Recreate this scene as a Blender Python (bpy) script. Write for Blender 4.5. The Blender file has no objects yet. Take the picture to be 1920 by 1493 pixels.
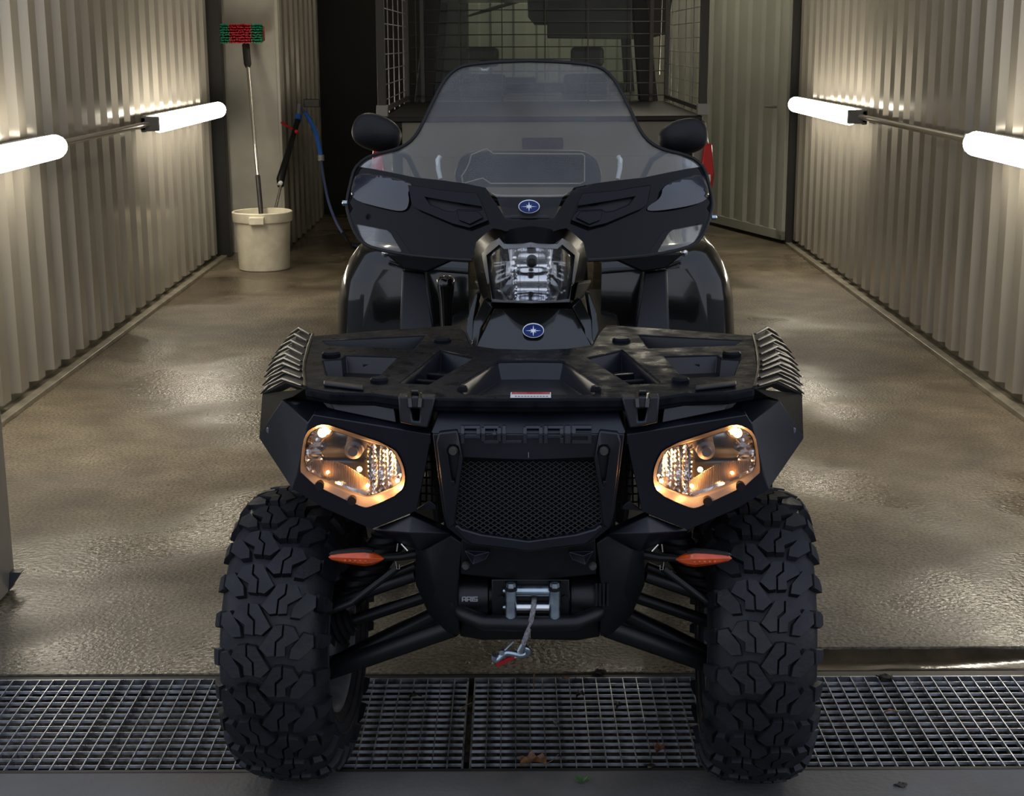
import bpy, math, random
from mathutils import Vector, Matrix, Euler
from mathutils.geometry import delaunay_2d_cdt
R = math.radians
PI = math.pi
random.seed(7)
S = bpy.context.scene
COL = S.collection
# ------------------------------------------------------------------ camera
FPX, PITCH = 2850.0, 13.15
cam_d = bpy.data.cameras.new('camera')
cam = bpy.data.objects.new('camera', cam_d)
COL.objects.link(cam)
cam_d.sensor_width = 36
cam_d.lens = FPX / 1920 * 36
cam_d.clip_start = 0.05
CR = (Matrix.Rotation(R(0.12), 3, 'Z') @ Matrix.Rotation(R(90 - PITCH), 3, 'X') @ Matrix.Rotation(R(-0.3), 3, 'Z'))
CL = Vector((0, 0, 1.5))
cam.matrix_world = Matrix.Translation(CL) @ CR.to_4x4()
S.camera = cam
# ------------------------------------------------------------------ world, exposure
w = bpy.data.worlds.new('world')
S.world = w
w.use_nodes = True
wn = w.node_tree
bg = wn.nodes['Background']
tc = wn.nodes.new('ShaderNodeTexCoord')
sp = wn.nodes.new('ShaderNodeSeparateXYZ')
cr = wn.nodes.new('ShaderNodeValToRGB')
wn.links.new(tc.outputs['Generated'], sp.inputs[0])
wn.links.new(sp.outputs['Z'], cr.inputs[0])
wn.links.new(cr.outputs[0], bg.inputs[0])
cr.color_ramp.elements[0].position = 0.0
cr.color_ramp.elements[0].color = (0.62, 0.66, 0.74, 1)
cr.color_ramp.elements[1].position = 0.7
cr.color_ramp.elements[1].color = (0.46, 0.53, 0.68, 1)
bg.inputs[1].default_value = 1.35
S.view_settings.view_transform = 'Standard'
S.view_settings.look = 'None'
S.view_settings.gamma = 1
S.view_settings.exposure = 0.0
try:
    S.view_settings.use_curve_mapping = False
except Exception:
    pass
TUBE = 19.0          # strength of the fluorescent tubes
S.cycles.max_bounces = 8
S.cycles.transparent_max_bounces = 16
S.cycles.sample_clamp_indirect = 4.0
S.cycles.caustics_reflective = False
S.cycles.caustics_refractive = False


# ------------------------------------------------------------------ pixel rays (photo taken as 1920 x 1493)
def ray(px, py):
    return CR @ Vector(((px - 960) / FPX, -(py - 746.5) / FPX, -1))


def W(px, py, x=None, y=None, z=None):
    d = ray(px, py)
    t = ((x - CL.x) / d.x) if x is not None else ((y - CL.y) / d.y) if y is not None else ((z - CL.z) / d.z)
    return CL + d * t


ATV = Matrix.Translation((0.030, 2.90, 0)) @ Matrix.Rotation(R(-1.25), 4, 'Z')
AI = ATV.inverted()
LC = AI @ CL


def A(px, py, y=None, z=None, x=None):
    """a point of the vehicle, in the vehicle's own frame, on the plane y= / z= / x="""
    d = AI.to_3x3() @ ray(px, py)
    t = ((x - LC.x) / d.x) if x is not None else ((y - LC.y) / d.y) if y is not None else ((z - LC.z) / d.z)
    return LC + d * t


def mir(v):
    return Vector((-v[0], v[1], v[2]))


# ------------------------------------------------------------------ materials
def nodes(name):
    m = bpy.data.materials.new(name)
    m.use_nodes = True
    return m, m.node_tree, m.node_tree.nodes['Principled BSDF']


def mat(name, col, rough=0.5, metal=0.0, var=0.0, vscale=8.0, bump=0.0, bscale=60.0, coat=0.0, spec=0.5, rvar=0.0, emit=None, estr=0.0, stretch=None, bdist=0.002):
    m, nt, b = nodes(name)
    b.inputs['Base Color'].default_value = (*col, 1)
    b.inputs['Roughness'].default_value = rough
    b.inputs['Metallic'].default_value = metal
    b.inputs['Specular IOR Level'].default_value = spec
    b.inputs['Coat Weight'].default_value = coat
    b.inputs['Coat Roughness'].default_value = 0.04
    if emit:
        b.inputs['Emission Color'].default_value = (*emit, 1)
        b.inputs['Emission Strength'].default_value = estr
    if var or bump or rvar:
        t = nt.nodes.new('ShaderNodeTexCoord')
        mp = nt.nodes.new('ShaderNodeMapping')
        nt.links.new(t.outputs['Object'], mp.inputs[0])
        if stretch:
            mp.inputs['Scale'].default_value = stretch
    if var or rvar:
        n = nt.nodes.new('ShaderNodeTexNoise')
        n.inputs['Scale'].default_value = vscale
        n.inputs['Detail'].default_value = 6
        nt.links.new(mp.outputs[0], n.inputs[0])
        if var:
            r = nt.nodes.new('ShaderNodeValToRGB')
            r.color_ramp.elements[0].position = 0.3
            r.color_ramp.elements[1].position = 0.7
            r.color_ramp.elements[0].color = (*[c * (1 - var) for c in col], 1)
            r.color_ramp.elements[1].color = (*[min(1, c * (1 + var)) for c in col], 1)
            nt.links.new(n.outputs['Fac'], r.inputs[0])
            nt.links.new(r.outputs[0], b.inputs['Base Color'])
        if rvar:
            q = nt.nodes.new('ShaderNodeMapRange')
            q.inputs['From Min'].default_value = 0.35
            q.inputs['From Max'].default_value = 0.65
            q.inputs['To Min'].default_value = max(0.02, rough - rvar)
            q.inputs['To Max'].default_value = min(1, rough + rvar)
            nt.links.new(n.outputs['Fac'], q.inputs[0])
            nt.links.new(q.outputs[0], b.inputs['Roughness'])
    if bump:
        n2 = nt.nodes.new('ShaderNodeTexNoise')
        n2.inputs['Scale'].default_value = bscale
        n2.inputs['Detail'].default_value = 4
        nt.links.new(mp.outputs[0], n2.inputs[0])
        bp = nt.nodes.new('ShaderNodeBump')
        bp.inputs['Strength'].default_value = bump
        bp.inputs['Distance'].default_value = bdist
        nt.links.new(n2.outputs['Fac'], bp.inputs['Height'])
        nt.links.new(bp.outputs[0], b.inputs['Normal'])
    return m


def clear_mat(name, tint=(1, 1, 1), haze_dirt=0.05, haze_dirtcol=(0.6, 0.6, 0.58), gloss=0.6, rough=0.03, dscale=6.0):
    """thin clear plastic: transparent, fresnel gloss, and a pale film of dust and painted haze"""
    m = bpy.data.materials.new(name)
    m.use_nodes = True
    nt = m.node_tree
    nt.nodes.clear()
    out = nt.nodes.new('ShaderNodeOutputMaterial')
    tr = nt.nodes.new('ShaderNodeBsdfTransparent')
    tr.inputs[0].default_value = (*tint, 1)
    gl = nt.nodes.new('ShaderNodeBsdfGlossy')
    gl.inputs['Roughness'].default_value = rough
    df = nt.nodes.new('ShaderNodeBsdfDiffuse')
    df.inputs[0].default_value = (*haze_dirtcol, 1)
    fr = nt.nodes.new('ShaderNodeFresnel')
    fr.inputs[0].default_value = 1.45
    mu = nt.nodes.new('ShaderNodeMath')
    mu.operation = 'MULTIPLY'
    mu.inputs[1].default_value = gloss
    nt.links.new(fr.outputs[0], mu.inputs[0])
    m1 = nt.nodes.new('ShaderNodeMixShader')
    m2 = nt.nodes.new('ShaderNodeMixShader')
    nt.links.new(mu.outputs[0], m1.inputs[0])
    nt.links.new(tr.outputs[0], m1.inputs[1])
    nt.links.new(gl.outputs[0], m1.inputs[2])
    t = nt.nodes.new('ShaderNodeTexCoord')
    n = nt.nodes.new('ShaderNodeTexNoise')
    n.inputs['Scale'].default_value = dscale
    n.inputs['Detail'].default_value = 8
    nt.links.new(t.outputs['Object'], n.inputs[0])
    q = nt.nodes.new('ShaderNodeMapRange')
    q.inputs['From Min'].default_value = 0.3
    q.inputs['From Max'].default_value = 0.75
    q.inputs['To Min'].default_value = haze_dirt * 0.5
    q.inputs['To Max'].default_value = haze_dirt * 1.6
    nt.links.new(n.outputs['Fac'], q.inputs[0])
    nt.links.new(q.outputs[0], m2.inputs[0])
    nt.links.new(m1.outputs[0], m2.inputs[1])
    nt.links.new(df.outputs[0], m2.inputs[2])
    nt.links.new(m2.outputs[0], out.inputs[0])
    return m


def emis(name, col, s):
    m = bpy.data.materials.new(name)
    m.use_nodes = True
    nt = m.node_tree
    nt.nodes.clear()
    e = nt.nodes.new('ShaderNodeEmission')
    e.inputs[0].default_value = (*col, 1)
    e.inputs[1].default_value = s
    o = nt.nodes.new('ShaderNodeOutputMaterial')
    nt.links.new(e.outputs[0], o.inputs[0])
    return m


def wet_floor(name):
    m, nt, b = nodes(name)
    t = nt.nodes.new('ShaderNodeTexCoord')
    L = nt.links.new

    def noise(scale, det=6, dist=0.0):
        n = nt.nodes.new('ShaderNodeTexNoise')
        n.inputs['Scale'].default_value = scale
        n.inputs['Detail'].default_value = det
        n.inputs['Distortion'].default_value = dist
        L(t.outputs['Object'], n.inputs[0])
        return n

    def ramp(src, stops):
        r = nt.nodes.new('ShaderNodeValToRGB')
        el = r.color_ramp.elements
        while len(el) < len(stops):
            el.new(0.5)
        for e, (p, c) in zip(el, stops):
            e.position = p
            e.color = (*c, 1)
        L(src.outputs[0], r.inputs[0])
        return r
    big = noise(1.1, 5, 0.6)
    mid = noise(5.0, 6, 0.3)
    fine = noise(95, 3)
    c1 = ramp(big, [(0.3, (0.085, 0.067, 0.043)), (0.5, (0.165, 0.133, 0.09)), (0.7, (0.27, 0.225, 0.155))])
    c2 = ramp(mid, [(0.3, (0.62, 0.6, 0.58)), (0.7, (1.1, 1.1, 1.1))])
    c3 = ramp(fine, [(0.35, (0.45, 0.45, 0.45)), (0.6, (1.35, 1.35, 1.35))])
    mx = nt.nodes.new('ShaderNodeMix')
    mx.data_type = 'RGBA'
    mx.blend_type = 'MULTIPLY'
    mx.inputs[0].default_value = 1
    L(c1.outputs[0], mx.inputs[6])
    L(c2.outputs[0], mx.inputs[7])
    mx2 = nt.nodes.new('ShaderNodeMix')
    mx2.data_type = 'RGBA'
    mx2.blend_type = 'MULTIPLY'
    mx2.inputs[0].default_value = 1
    L(mx.outputs[2], mx2.inputs[6])
    L(c3.outputs[0], mx2.inputs[7])
    L(mx2.outputs[2], b.inputs['Base Color'])
    wet = noise(0.85, 3, 0.3)
    q = nt.nodes.new('ShaderNodeMapRange')
    q.inputs['From Min'].default_value = 0.40
    q.inputs['From Max'].default_value = 0.62
    q.inputs['To Min'].default_value = 0.62
    q.inputs['To Max'].default_value = 0.15
    q.interpolation_type = 'SMOOTHSTEP'
    L(wet.outputs[0], q.inputs[0])
    L(q.outputs[0], b.inputs['Roughness'])
    mus = noise(75, 3, 0.3)
    bp = nt.nodes.new('ShaderNodeBump')
    bp.inputs['Distance'].default_value = 0.007
    bs = nt.nodes.new('ShaderNodeMapRange')
    bs.inputs['From Min'].default_value = 0.42
    bs.inputs['From Max'].default_value = 0.62
    bs.inputs['To Min'].default_value = 0.6
    bs.inputs['To Max'].default_value = 0.4
    bs.interpolation_type = 'SMOOTHSTEP'
    L(wet.outputs[0], bs.inputs[0])
    L(bs.outputs[0], bp.inputs['Strength'])
    L(mus.outputs[0], bp.inputs['Height'])
    L(bp.outputs[0], b.inputs['Normal'])
    b.inputs['Specular IOR Level'].default_value = 0.6
    return m


M = dict(
    plastic=mat('textured_black_plastic', (0.006, 0.007, 0.012), 0.34, bump=0.25, bscale=500, var=0.25, vscale=14, bdist=0.0006),
    rackp=mat('wet_rack_plastic', (0.006, 0.0065, 0.0095), 0.40, spec=0.09, bump=0.6, bscale=70, var=0.4, vscale=25, rvar=0.16, bdist=0.0015),
    gloss=mat('gloss_black_paint', (0.010, 0.0095, 0.0085), 0.12, coat=0.6, spec=0.35, var=0.1, vscale=5),
    dark=mat('matte_black_plastic', (0.0035, 0.0035, 0.0045), 0.5, spec=0.35, bump=0.2, bscale=300, bdist=0.0005),
    metalblk=mat('black_coated_steel', (0.005, 0.005, 0.006), 0.40, spec=0.4, bump=0.1, bscale=200),
    rubber=mat('dirty_tyre_rubber', (0.006, 0.0065, 0.010), 0.60, var=0.5, vscale=18, bump=0.5, bscale=90, rvar=0.12),
    ventp=mat('vent_plastic', (0.006, 0.006, 0.008), 0.36, spec=0.22),
    podp=mat('pod_plastic', (0.005, 0.005, 0.006), 0.26, spec=0.05),
    skin=mat('fender_skin', (0.008, 0.008, 0.007), 0.7, spec=0.06, bump=0.4, bscale=60),
    softrub=mat('soft_rubber', (0.004, 0.004, 0.005), 0.6, bump=0.1, bscale=100),
    steel=mat('zinc_plated_steel', (0.42, 0.50, 0.56), 0.30, metal=1.0, var=0.2, vscale=40, rvar=0.1),
    bright=mat('bright_steel', (0.75, 0.75, 0.75), 0.18, metal=1.0),
    rim=mat('grey_wheel_rim', (0.16, 0.16, 0.175), 0.42, metal=0.3, var=0.3, vscale=20),
    bezel=mat('silver_grey_plastic', (0.22, 0.22, 0.23), 0.38),
    bezelamb=mat('grey_headlight_bezel', (0.10, 0.095, 0.09), 0.42, bump=0.1, bscale=300),
    chrome=mat('chromed_reflector', (0.88, 0.89, 0.92), 0.12, metal=1.0),
    dchrome=mat('satin_reflector_bowl', (0.55, 0.53, 0.52), 0.25, metal=1.0),
    orange=mat('amber_plastic', (0.55, 0.07, 0.008), 0.16, coat=0.5, var=0.2, vscale=60),
    red=mat('red_plastic', (0.50, 0.012, 0.014), 0.2, coat=0.5),
    blue=mat('blue_enamel', (0.006, 0.020, 0.13), 0.3, coat=0.0, spec=0.3),
    silver=mat('silver_badge', (0.85, 0.87, 0.90), 0.35, metal=0.0),
    white=mat('white_print', (0.72, 0.72, 0.72), 0.5),
    letter=mat('embossed_letters', (0.022, 0.024, 0.030), 0.22),
    gmesh=mat('grille_wire', (0.035, 0.034, 0.034), 0.4),
    boltm=mat('dull_bolt', (0.10, 0.095, 0.085), 0.3, metal=0.6),
    seam=mat('pale_seam', (0.42, 0.38, 0.24), 0.5),
    greyprint=mat('grey_print', (0.32, 0.32, 0.34), 0.5),
    wallp=mat('grey_beige_coated_sheet', (0.40, 0.37, 0.32), 0.20, metal=0.3, var=0.07, vscale=2.5, bump=0.06, bscale=1.2, stretch=(1, 1, 0.15), bdist=0.02),
    wallg=mat('green_grey_coated_sheet', (0.42, 0.43, 0.37), 0.42, var=0.08, vscale=2.5),
    concretewall=mat('grey_smooth_cladding', (0.60, 0.58, 0.50), 0.34, metal=0.0, var=0.16, vscale=3.2, bump=0.1, bscale=4),
    sill=mat('dirty_metal_sill', (0.30, 0.27, 0.21), 0.40, metal=0.3, var=0.35, vscale=9),
    blackpost=mat('black_post', (0.022, 0.021, 0.020), 0.5),
    darkwall=mat('dark_back_panel', (0.010, 0.010, 0.010), 0.7, var=0.3, vscale=2),
    ceil=mat('ceiling_sheet', (0.45, 0.43, 0.38), 0.5),
    floor=wet_floor('wet_brown_asphalt'),
    apron=mat('grey_concrete', (0.135, 0.128, 0.120), 0.62, var=0.55, vscale=2.4, bump=0.5, bscale=80, rvar=0.15, bdist=0.003),
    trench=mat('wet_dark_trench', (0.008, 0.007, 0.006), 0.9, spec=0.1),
    mud=mat('wet_mud', (0.032, 0.022, 0.013), 0.12, var=0.5, vscale=14, bump=0.3, bscale=40),
    galv=mat('galvanised_steel', (0.44, 0.46, 0.50), 0.36, metal=0.85, var=0.35, vscale=30, rvar=0.12),
    leaf=mat('brown_leaf', (0.22, 0.10, 0.04), 0.55, var=0.5, vscale=60),
    leafd=mat('dark_wet_leaf', (0.030, 0.020, 0.012), 0.4, var=0.5, vscale=60),
    green=mat('green_weed', (0.05, 0.16, 0.03), 0.5, var=0.3, vscale=60),
    twig=mat('twig_bark', (0.16, 0.09, 0.05), 0.7),
    bucket=mat('ivory_plastic', (0.86, 0.80, 0.64), 0.38, var=0.12, vscale=12, bump=0.05, bscale=30),
    bgreen=mat('green_bristle', (0.0, 0.26, 0.13), 0.5, var=0.4, vscale=90),
    bred=mat('red_bristle', (0.55, 0.010, 0.03), 0.5, var=0.4, vscale=90),
    alu=mat('aluminium_tube', (0.80, 0.78, 0.72), 0.24, metal=1.0),
    bluep=mat('blue_plastic', (0.02, 0.10, 0.42), 0.35),
    hose=mat('blue_hose', (0.03, 0.045, 0.13), 0.4),
    truck=mat('grey_truck_paint', (0.16, 0.155, 0.13), 0.30, coat=0.4, var=0.12, vscale=3),
    sidep=mat('side_plastic', (0.011, 0.011, 0.012), 0.42, bump=0.3, bscale=120, bdist=0.001),
    fairp=mat('black_printed_acrylic', (0.006, 0.006, 0.007), 0.10, coat=0.0, spec=0.18),
    guard=mat('hand_guard_gloss', (0.022, 0.024, 0.034), 0.16, coat=1.0, var=0.4, vscale=9),
    ribamb=mat('ribbed_lamp_plastic', (0.42, 0.33, 0.26), 0.22),
    seat=mat('seat_vinyl', (0.012, 0.012, 0.012), 0.45),
    screen=clear_mat('windscreen_acrylic', (0.93, 0.93, 0.92), 0.09, (0.50, 0.50, 0.50), 0.42, 0.008, 5),  # grey film stands in for the hazy reflections on the screen
    smoke=clear_mat('smoked_acrylic', (0.30, 0.30, 0.32), 0.06, (0.30, 0.30, 0.32), 0.45, 0.08, 5),
    lens=clear_mat('lamp_lens', (0.97, 0.97, 0.97), 0.015, (0.8, 0.8, 0.8), 0.8, 0.02, 8),
    glass=clear_mat('vehicle_glass', (0.92, 0.95, 0.93), 0.03, (0.5, 0.5, 0.45), 0.8, 0.02, 4),
    tube=emis('fluorescent_tube', (1.0, 0.91, 0.74), TUBE),
    bulb=emis('warm_filament', (1.0, 0.50, 0.15), 80.0),
)


# ------------------------------------------------------------------ mesh builder
class MB:
    def __init__(s):
        s.v = []
        s.f = []

    def add(s, vs, fs):
        o = len(s.v)
        s.v += [Vector(v) for v in vs]
        s.f += [tuple(i + o for i in f) for f in fs]
        return s

    def box(s, lo, hi):
        x0, y0, z0 = lo
        x1, y1, z1 = hi
        return s.add([(x0, y0, z0), (x1, y0, z0), (x1, y1, z0), (x0, y1, z0), (x0, y0, z1), (x1, y0, z1), (x1, y1, z1), (x0, y1, z1)],
                     [(0, 3, 2, 1), (4, 5, 6, 7), (0, 1, 5, 4), (1, 2, 6, 5), (2, 3, 7, 6), (3, 0, 4, 7)])

    def loft(s, loops, cap=True, close=True):
        n = len(loops[0])
        o = len(s.v)
        for lp in loops:
            s.v += [Vector(p) for p in lp]
        for k in range(len(loops) - 1):
            for i in range(n if close else n - 1):
                j = (i + 1) % n
                s.f.append((o + k * n + i, o + k * n + j, o + (k + 1) * n + j, o + (k + 1) * n + i))
        if cap:
            s.f.append(tuple(o + i for i in reversed(range(n))))
            s.f.append(tuple(o + (len(loops) - 1) * n + i for i in range(n)))
        return s

    def prism(s, pts, off):
        off = Vector(off)
        return s.loft([pts, [Vector(p) + off for p in pts]])

    def shell(s, vs, fs, off):
        """open faces given a thickness along off"""
        off = Vector(off)
        n = len(vs)
        s.add(list(vs) + [Vector(v) + off for v in vs], [])
        o = len(s.v) - 2 * n
        cnt = {}
        for f in fs:
            s.f.append(tuple(o + i for i in f))
            s.f.append(tuple(o + n + i for i in reversed(f)))
            for i in range(len(f)):
                a, b = f[i], f[(i + 1) % len(f)]
                cnt.setdefault(frozenset((a, b)), []).append((a, b))
        for k, e in cnt.items():
            if len(e) == 1:
                a, b = e[0]
                s.f.append((o + b, o + a, o + n + a, o + n + b))
        return s

    def tube(s, path, r, n=10, cap=True, squash=1.0):
        path = [Vector(p) for p in path]
        rs = r if isinstance(r, (list, tuple)) else [r] * len(path)
        loops = []
        up = None
        for i, p in enumerate(path):
            t = (path[min(i + 1, len(path) - 1)] - path[max(i - 1, 0)]).normalized()
            if up is None:
                up = Vector((0, 0, 1)) if abs(t.z) < 0.9 else Vector((0, 1, 0))
            a = t.cross(up)
            if a.length < 1e-5:
                a = t.cross(Vector((1, 0, 0)))
            a.normalize()
            b = a.cross(t).normalized()
            up = b
            loops.append([p + (a * math.cos(q * 2 * PI / n) + b * math.sin(q * 2 * PI / n) * squash) * rs[i] for q in range(n)])
        return s.loft(loops, cap)

    def lathe(s, prof, n=32, axis='z', c=(0, 0, 0), cap=True):
        c = Vector(c)
        loops = []
        for r, h in prof:
            lp = []
            for q in range(n):
                a = q * 2 * PI / n
                u, v = r * math.cos(a), r * math.sin(a)
                lp.append(c + (Vector((u, v, h)) if axis == 'z' else Vector((h, u, v)) if axis == 'x' else Vector((v, h, u))))
            loops.append(lp)
        return s.loft(loops, cap)

    def mirror(s):
        n = len(s.v)
        s.v += [mir(v) for v in s.v[:n]]
        s.f += [tuple(i + n for i in reversed(f)) for f in s.f[:]]
        return s

    def mirrored(s):
        m = MB()
        m.v = [mir(v) for v in s.v]
        m.f = [tuple(reversed(f)) for f in s.f]
        return m

    def mesh(s, name, m, smooth=35):
        me = bpy.data.meshes.new(name)
        me.from_pydata([tuple(v) for v in s.v], [], s.f)
        me.materials.append(m)
        me.validate()
        me.update()
        import bmesh
        b = bmesh.new()
        b.from_mesh(me)
        bmesh.ops.recalc_face_normals(b, faces=b.faces)
        b.to_mesh(me)
        b.free()
        if smooth:
            me.shade_smooth()
            me.set_sharp_from_angle(angle=R(smooth))
        return me

    def build(s, name, m, parent=None, bevel=0.0, seg=2, smooth=35, loc=None, kind=None, label=None):
        o = bpy.data.objects.new(name, s.mesh(name, m, smooth))
        COL.objects.link(o)
        if parent is not None:
            o.parent = parent
        if loc is not None:
            o.location = loc
        if bevel:
            bv = o.modifiers.new('bevel', 'BEVEL')
            bv.width = bevel
            bv.segments = seg
            bv.limit_method = 'ANGLE'
            bv.angle_limit = R(28)
            bv.harden_normals = False
        if kind:
            o['kind'] = kind
        if label:
            o['label'] = label
        return o


def tag(o, label, cat, group=None):
    o['label'] = label
    o['category'] = cat
    if group:
        o['group'] = group
    return o


def thing(name, label, cat, loc=(0, 0, 0), rz=0.0, group=None):
    o = bpy.data.objects.new(name, None)
    COL.objects.link(o)
    o.location = loc
    o.rotation_euler = (0, 0, rz)
    o.empty_display_size = 0.1
    return tag(o, label, cat, group)


def struct(o):
    o['kind'] = 'structure'
    return o


def inpoly(x, y, P):
    c = False
    n = len(P)
    for i in range(n):
        x1, y1 = P[i][0], P[i][1]
        x2, y2 = P[i - 1][0], P[i - 1][1]
        if (y1 > y) != (y2 > y) and x < (x2 - x1) * (y - y1) / (y2 - y1) + x1:
            c = not c
    return c


def dens(P, step):
    out = []
    for i in range(len(P)):
        a, b = P[i], P[(i + 1) % len(P)]
        n = max(1, int(math.hypot(b[0] - a[0], b[1] - a[1]) / step))
        for k in range(n):
            t = k / n
            out.append((a[0] + (b[0] - a[0]) * t, a[1] + (b[1] - a[1]) * t))
    return out


def resample(P, n):
    L = []
    tot = 0
    for i in range(len(P)):
        a, b = P[i], P[(i + 1) % len(P)]
        d = math.hypot(b[0] - a[0], b[1] - a[1])
        L.append((tot, d, a, b))
        tot += d
    out = []
    for k in range(n):
        s_ = tot * k / n
        for (t0, d, a, b) in L:
            if t0 <= s_ <= t0 + d + 1e-9:
                t = (s_ - t0) / max(d, 1e-9)
                out.append((a[0] + (b[0] - a[0]) * t, a[1] + (b[1] - a[1]) * t))
                break
    return out


def chaikin(P, it=2, closed=True):
    for _ in range(it):
        Q = []
        n = len(P)
        for i in range(n if closed else n - 1):
            a, b = P[i], P[(i + 1) % n]
            Q.append(tuple(a[k] * 0.75 + b[k] * 0.25 for k in range(len(a))))
            Q.append(tuple(a[k] * 0.25 + b[k] * 0.75 for k in range(len(a))))
        if not closed:
            Q = [P[0]] + Q + [P[-1]]
        P = Q
    return P


def tri(outline, holes=(), step=None):
    """triangulated 2-D region with holes and inner grid points"""
    pts, edges = [], []
    for lp in [outline] + list(holes):
        o = len(pts)
        lp = dens(lp, step) if step else list(lp)
        pts += [Vector((p[0], p[1])) for p in lp]
        edges += [(o + i, o + (i + 1) % len(lp)) for i in range(len(lp))]
    if step:
        xs = [p[0] for p in outline]
        ys = [p[1] for p in outline]
        y = min(ys) + step / 2
        k = 0
        while y < max(ys):
            x = min(xs) + (step / 2 if k % 2 else step)
            while x < max(xs):
                if inpoly(x, y, outline) and not any(inpoly(x, y, h) for h in holes):
                    if min((p - Vector((x, y))).length for p in pts[:400]) > step * 0.45:
                        pts.append(Vector((x, y)))
                x += step
            y += step * 0.87
            k += 1
    v, e, f, *_ = delaunay_2d_cdt(pts, edges, [], 0, 1e-6)
    F = []
    for q in f:
        cx = sum(v[i].x for i in q) / len(q)
        cy = sum(v[i].y for i in q) / len(q)
        if inpoly(cx, cy, outline) and not any(inpoly(cx, cy, h) for h in holes):
            F.append(tuple(q))
    return [(p.x, p.y) for p in v], F


def sheet(outline, mapf, off, holes=(), step=None):
    """a sheet over a 2-D region, mapf(u, v) -> 3-D, thickness off"""
    v, f = tri(outline, holes, step)
    return MB().shell([mapf(*p) for p in v], f, off)


def polar(P, n, c):
    """resample a star-shaped outline by angle about c"""
    out = []
    for k in range(n):
        a = -PI / 2 + k * 2 * PI / n
        dx, dy = math.cos(a), math.sin(a)
        best = None
        for i in range(len(P)):
            x1, y1 = P[i][0] - c[0], P[i][1] - c[1]
            x2, y2 = P[(i + 1) % len(P)][0] - c[0], P[(i + 1) % len(P)][1] - c[1]
            ex, ey = x2 - x1, y2 - y1
            den = dx * ey - dy * ex
            if abs(den) < 1e-9:
                continue
            t = (x1 * ey - y1 * ex) / den
            u = (x1 * dy - y1 * dx) / den
            if t > 0 and -1e-6 <= u <= 1 + 1e-6 and (best is None or t > best):
                best = t
        out.append((c[0] + dx * best, c[1] + dy * best))
    return out


def ring(outer, inner, mo, mi, n=64, back=None, c=None):
    a = [mo(*p) for p in (polar(outer, n, c) if c else resample(outer, n))]
    b = [mi(*p) for p in (polar(inner, n, c) if c else resample(inner, n))]
    return MB().loft([a, b] if back is None else [back(a), a, b], cap=False)


# ------------------------------------------------------------------ floor, trench, apron
XL, XR = -2.07, 2.05
fl = MB().box((-3.2, 3.62, -0.3), (0.62, 15.2, 0.0)).box((0.62, 3.62, -0.3), (3.2, 15.2, 0.0)).box((-3.2, 3.47, -0.3), (0.62, 3.62, 0.0))
struct(fl.build('floor', M['floor'], smooth=0))
struct(MB().box((-40, -45, -0.32), (40, 2.955, 0.0)).build('trim_1', M['apron'], smooth=0, label='grey concrete apron in front of the drain grates'))
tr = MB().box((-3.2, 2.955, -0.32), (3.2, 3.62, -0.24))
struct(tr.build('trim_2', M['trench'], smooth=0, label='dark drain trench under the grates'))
md = MB()
NX, NY = 40, 5
vs, fs = [], []
for j in range(NY + 1):
    for i in range(NX + 1):
        x = 0.62 + 2.58 * i / NX
        y = 3.475 + 0.145 * j / NY
        vs.append((x, y, -0.022 + random.uniform(-.003, .003) + (0.016 if j in (0, NY) else 0)))
for j in range(NY):
    for i in range(NX):
        a = j * (NX + 1) + i
        fs.append((a, a + 1, a + NX + 2, a + NX + 1))
md.shell(vs, fs, (0, 0, -0.03))
struct(md.build('trim_3', M['mud'], label='strip of wet mud between floor and grate'))
# angle-iron edge of the trench
struct(MB().box((-3.2, 3.445, -0.05), (3.2, 3.475, -0.004)).box((-3.2, 2.950, -0.05), (3.2, 2.962, 0.001)).build('trim_4', M['blackpost'], smooth=0, label='dark steel edge of the drain trench'))

# ------------------------------------------------------------------ drain grates: each bar a part
GP = 0.0325


def grate(x0, n, label):
    t = thing('drain_grate', label, 'drain grate', ((x0 + x0 + n * GP) / 2, 3.2, -0.035), group='galvanised drain grates')
    wdt = n * GP
    h = wdt / 2
    fr = MB()
    for sx in (-1, 1):
        fr.box((sx * h - 0.002, -0.24, 0), (sx * h + 0.002, 0.24, 0.033))
    for sy in (-1, 1):
        fr.box((-h, sy * 0.24 - 0.002, 0), (h, sy * 0.24 + 0.002, 0.033))
    fr.build('frame', M['galv'], t, smooth=0)
    b0 = None
    for k in range(14):
        y = -0.24 + 0.48 * (k + 1) / 15
        if b0 is None:
            # bearing bar tilted a touch so that its face catches the sky
            me = MB().add([(-h, -.001, .025), (h, -.001, .025), (h, .001, .025), (-h, .001, .025), (-h, .000, .0315), (h, .000, .0315), (h, .002, .0315), (-h, .002, .0315)],
                          [(0, 3, 2, 1), (4, 5, 6, 7), (0, 1, 5, 4), (1, 2, 6, 5), (2, 3, 7, 6), (3, 0, 4, 7)]).mesh('bearing_bar', M['galv'], 0)
            b0 = me
        o = bpy.data.objects.new('bearing_bar', b0)
        COL.objects.link(o)
        o.parent = t
        o.location = (0, y, 0)
    c0 = None
    for k in range(1, n):
        if c0 is None:
            c0 = MB().box((-.0011, -.24, .022), (.0011, .24, .0335)).mesh('cross_bar', M['galv'], 0)
        o = bpy.data.objects.new('cross_bar', c0)
        COL.objects.link(o)
        o.parent = t
        o.location = (-h + k * GP, 0, 0)
    return t


grate(-0.117 - 38 * GP, 38, 'galvanised drain grate left of the narrow gap between the front wheels')
grate(-0.100, 46, 'galvanised drain grate right of the narrow gap between the front wheels')


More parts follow.
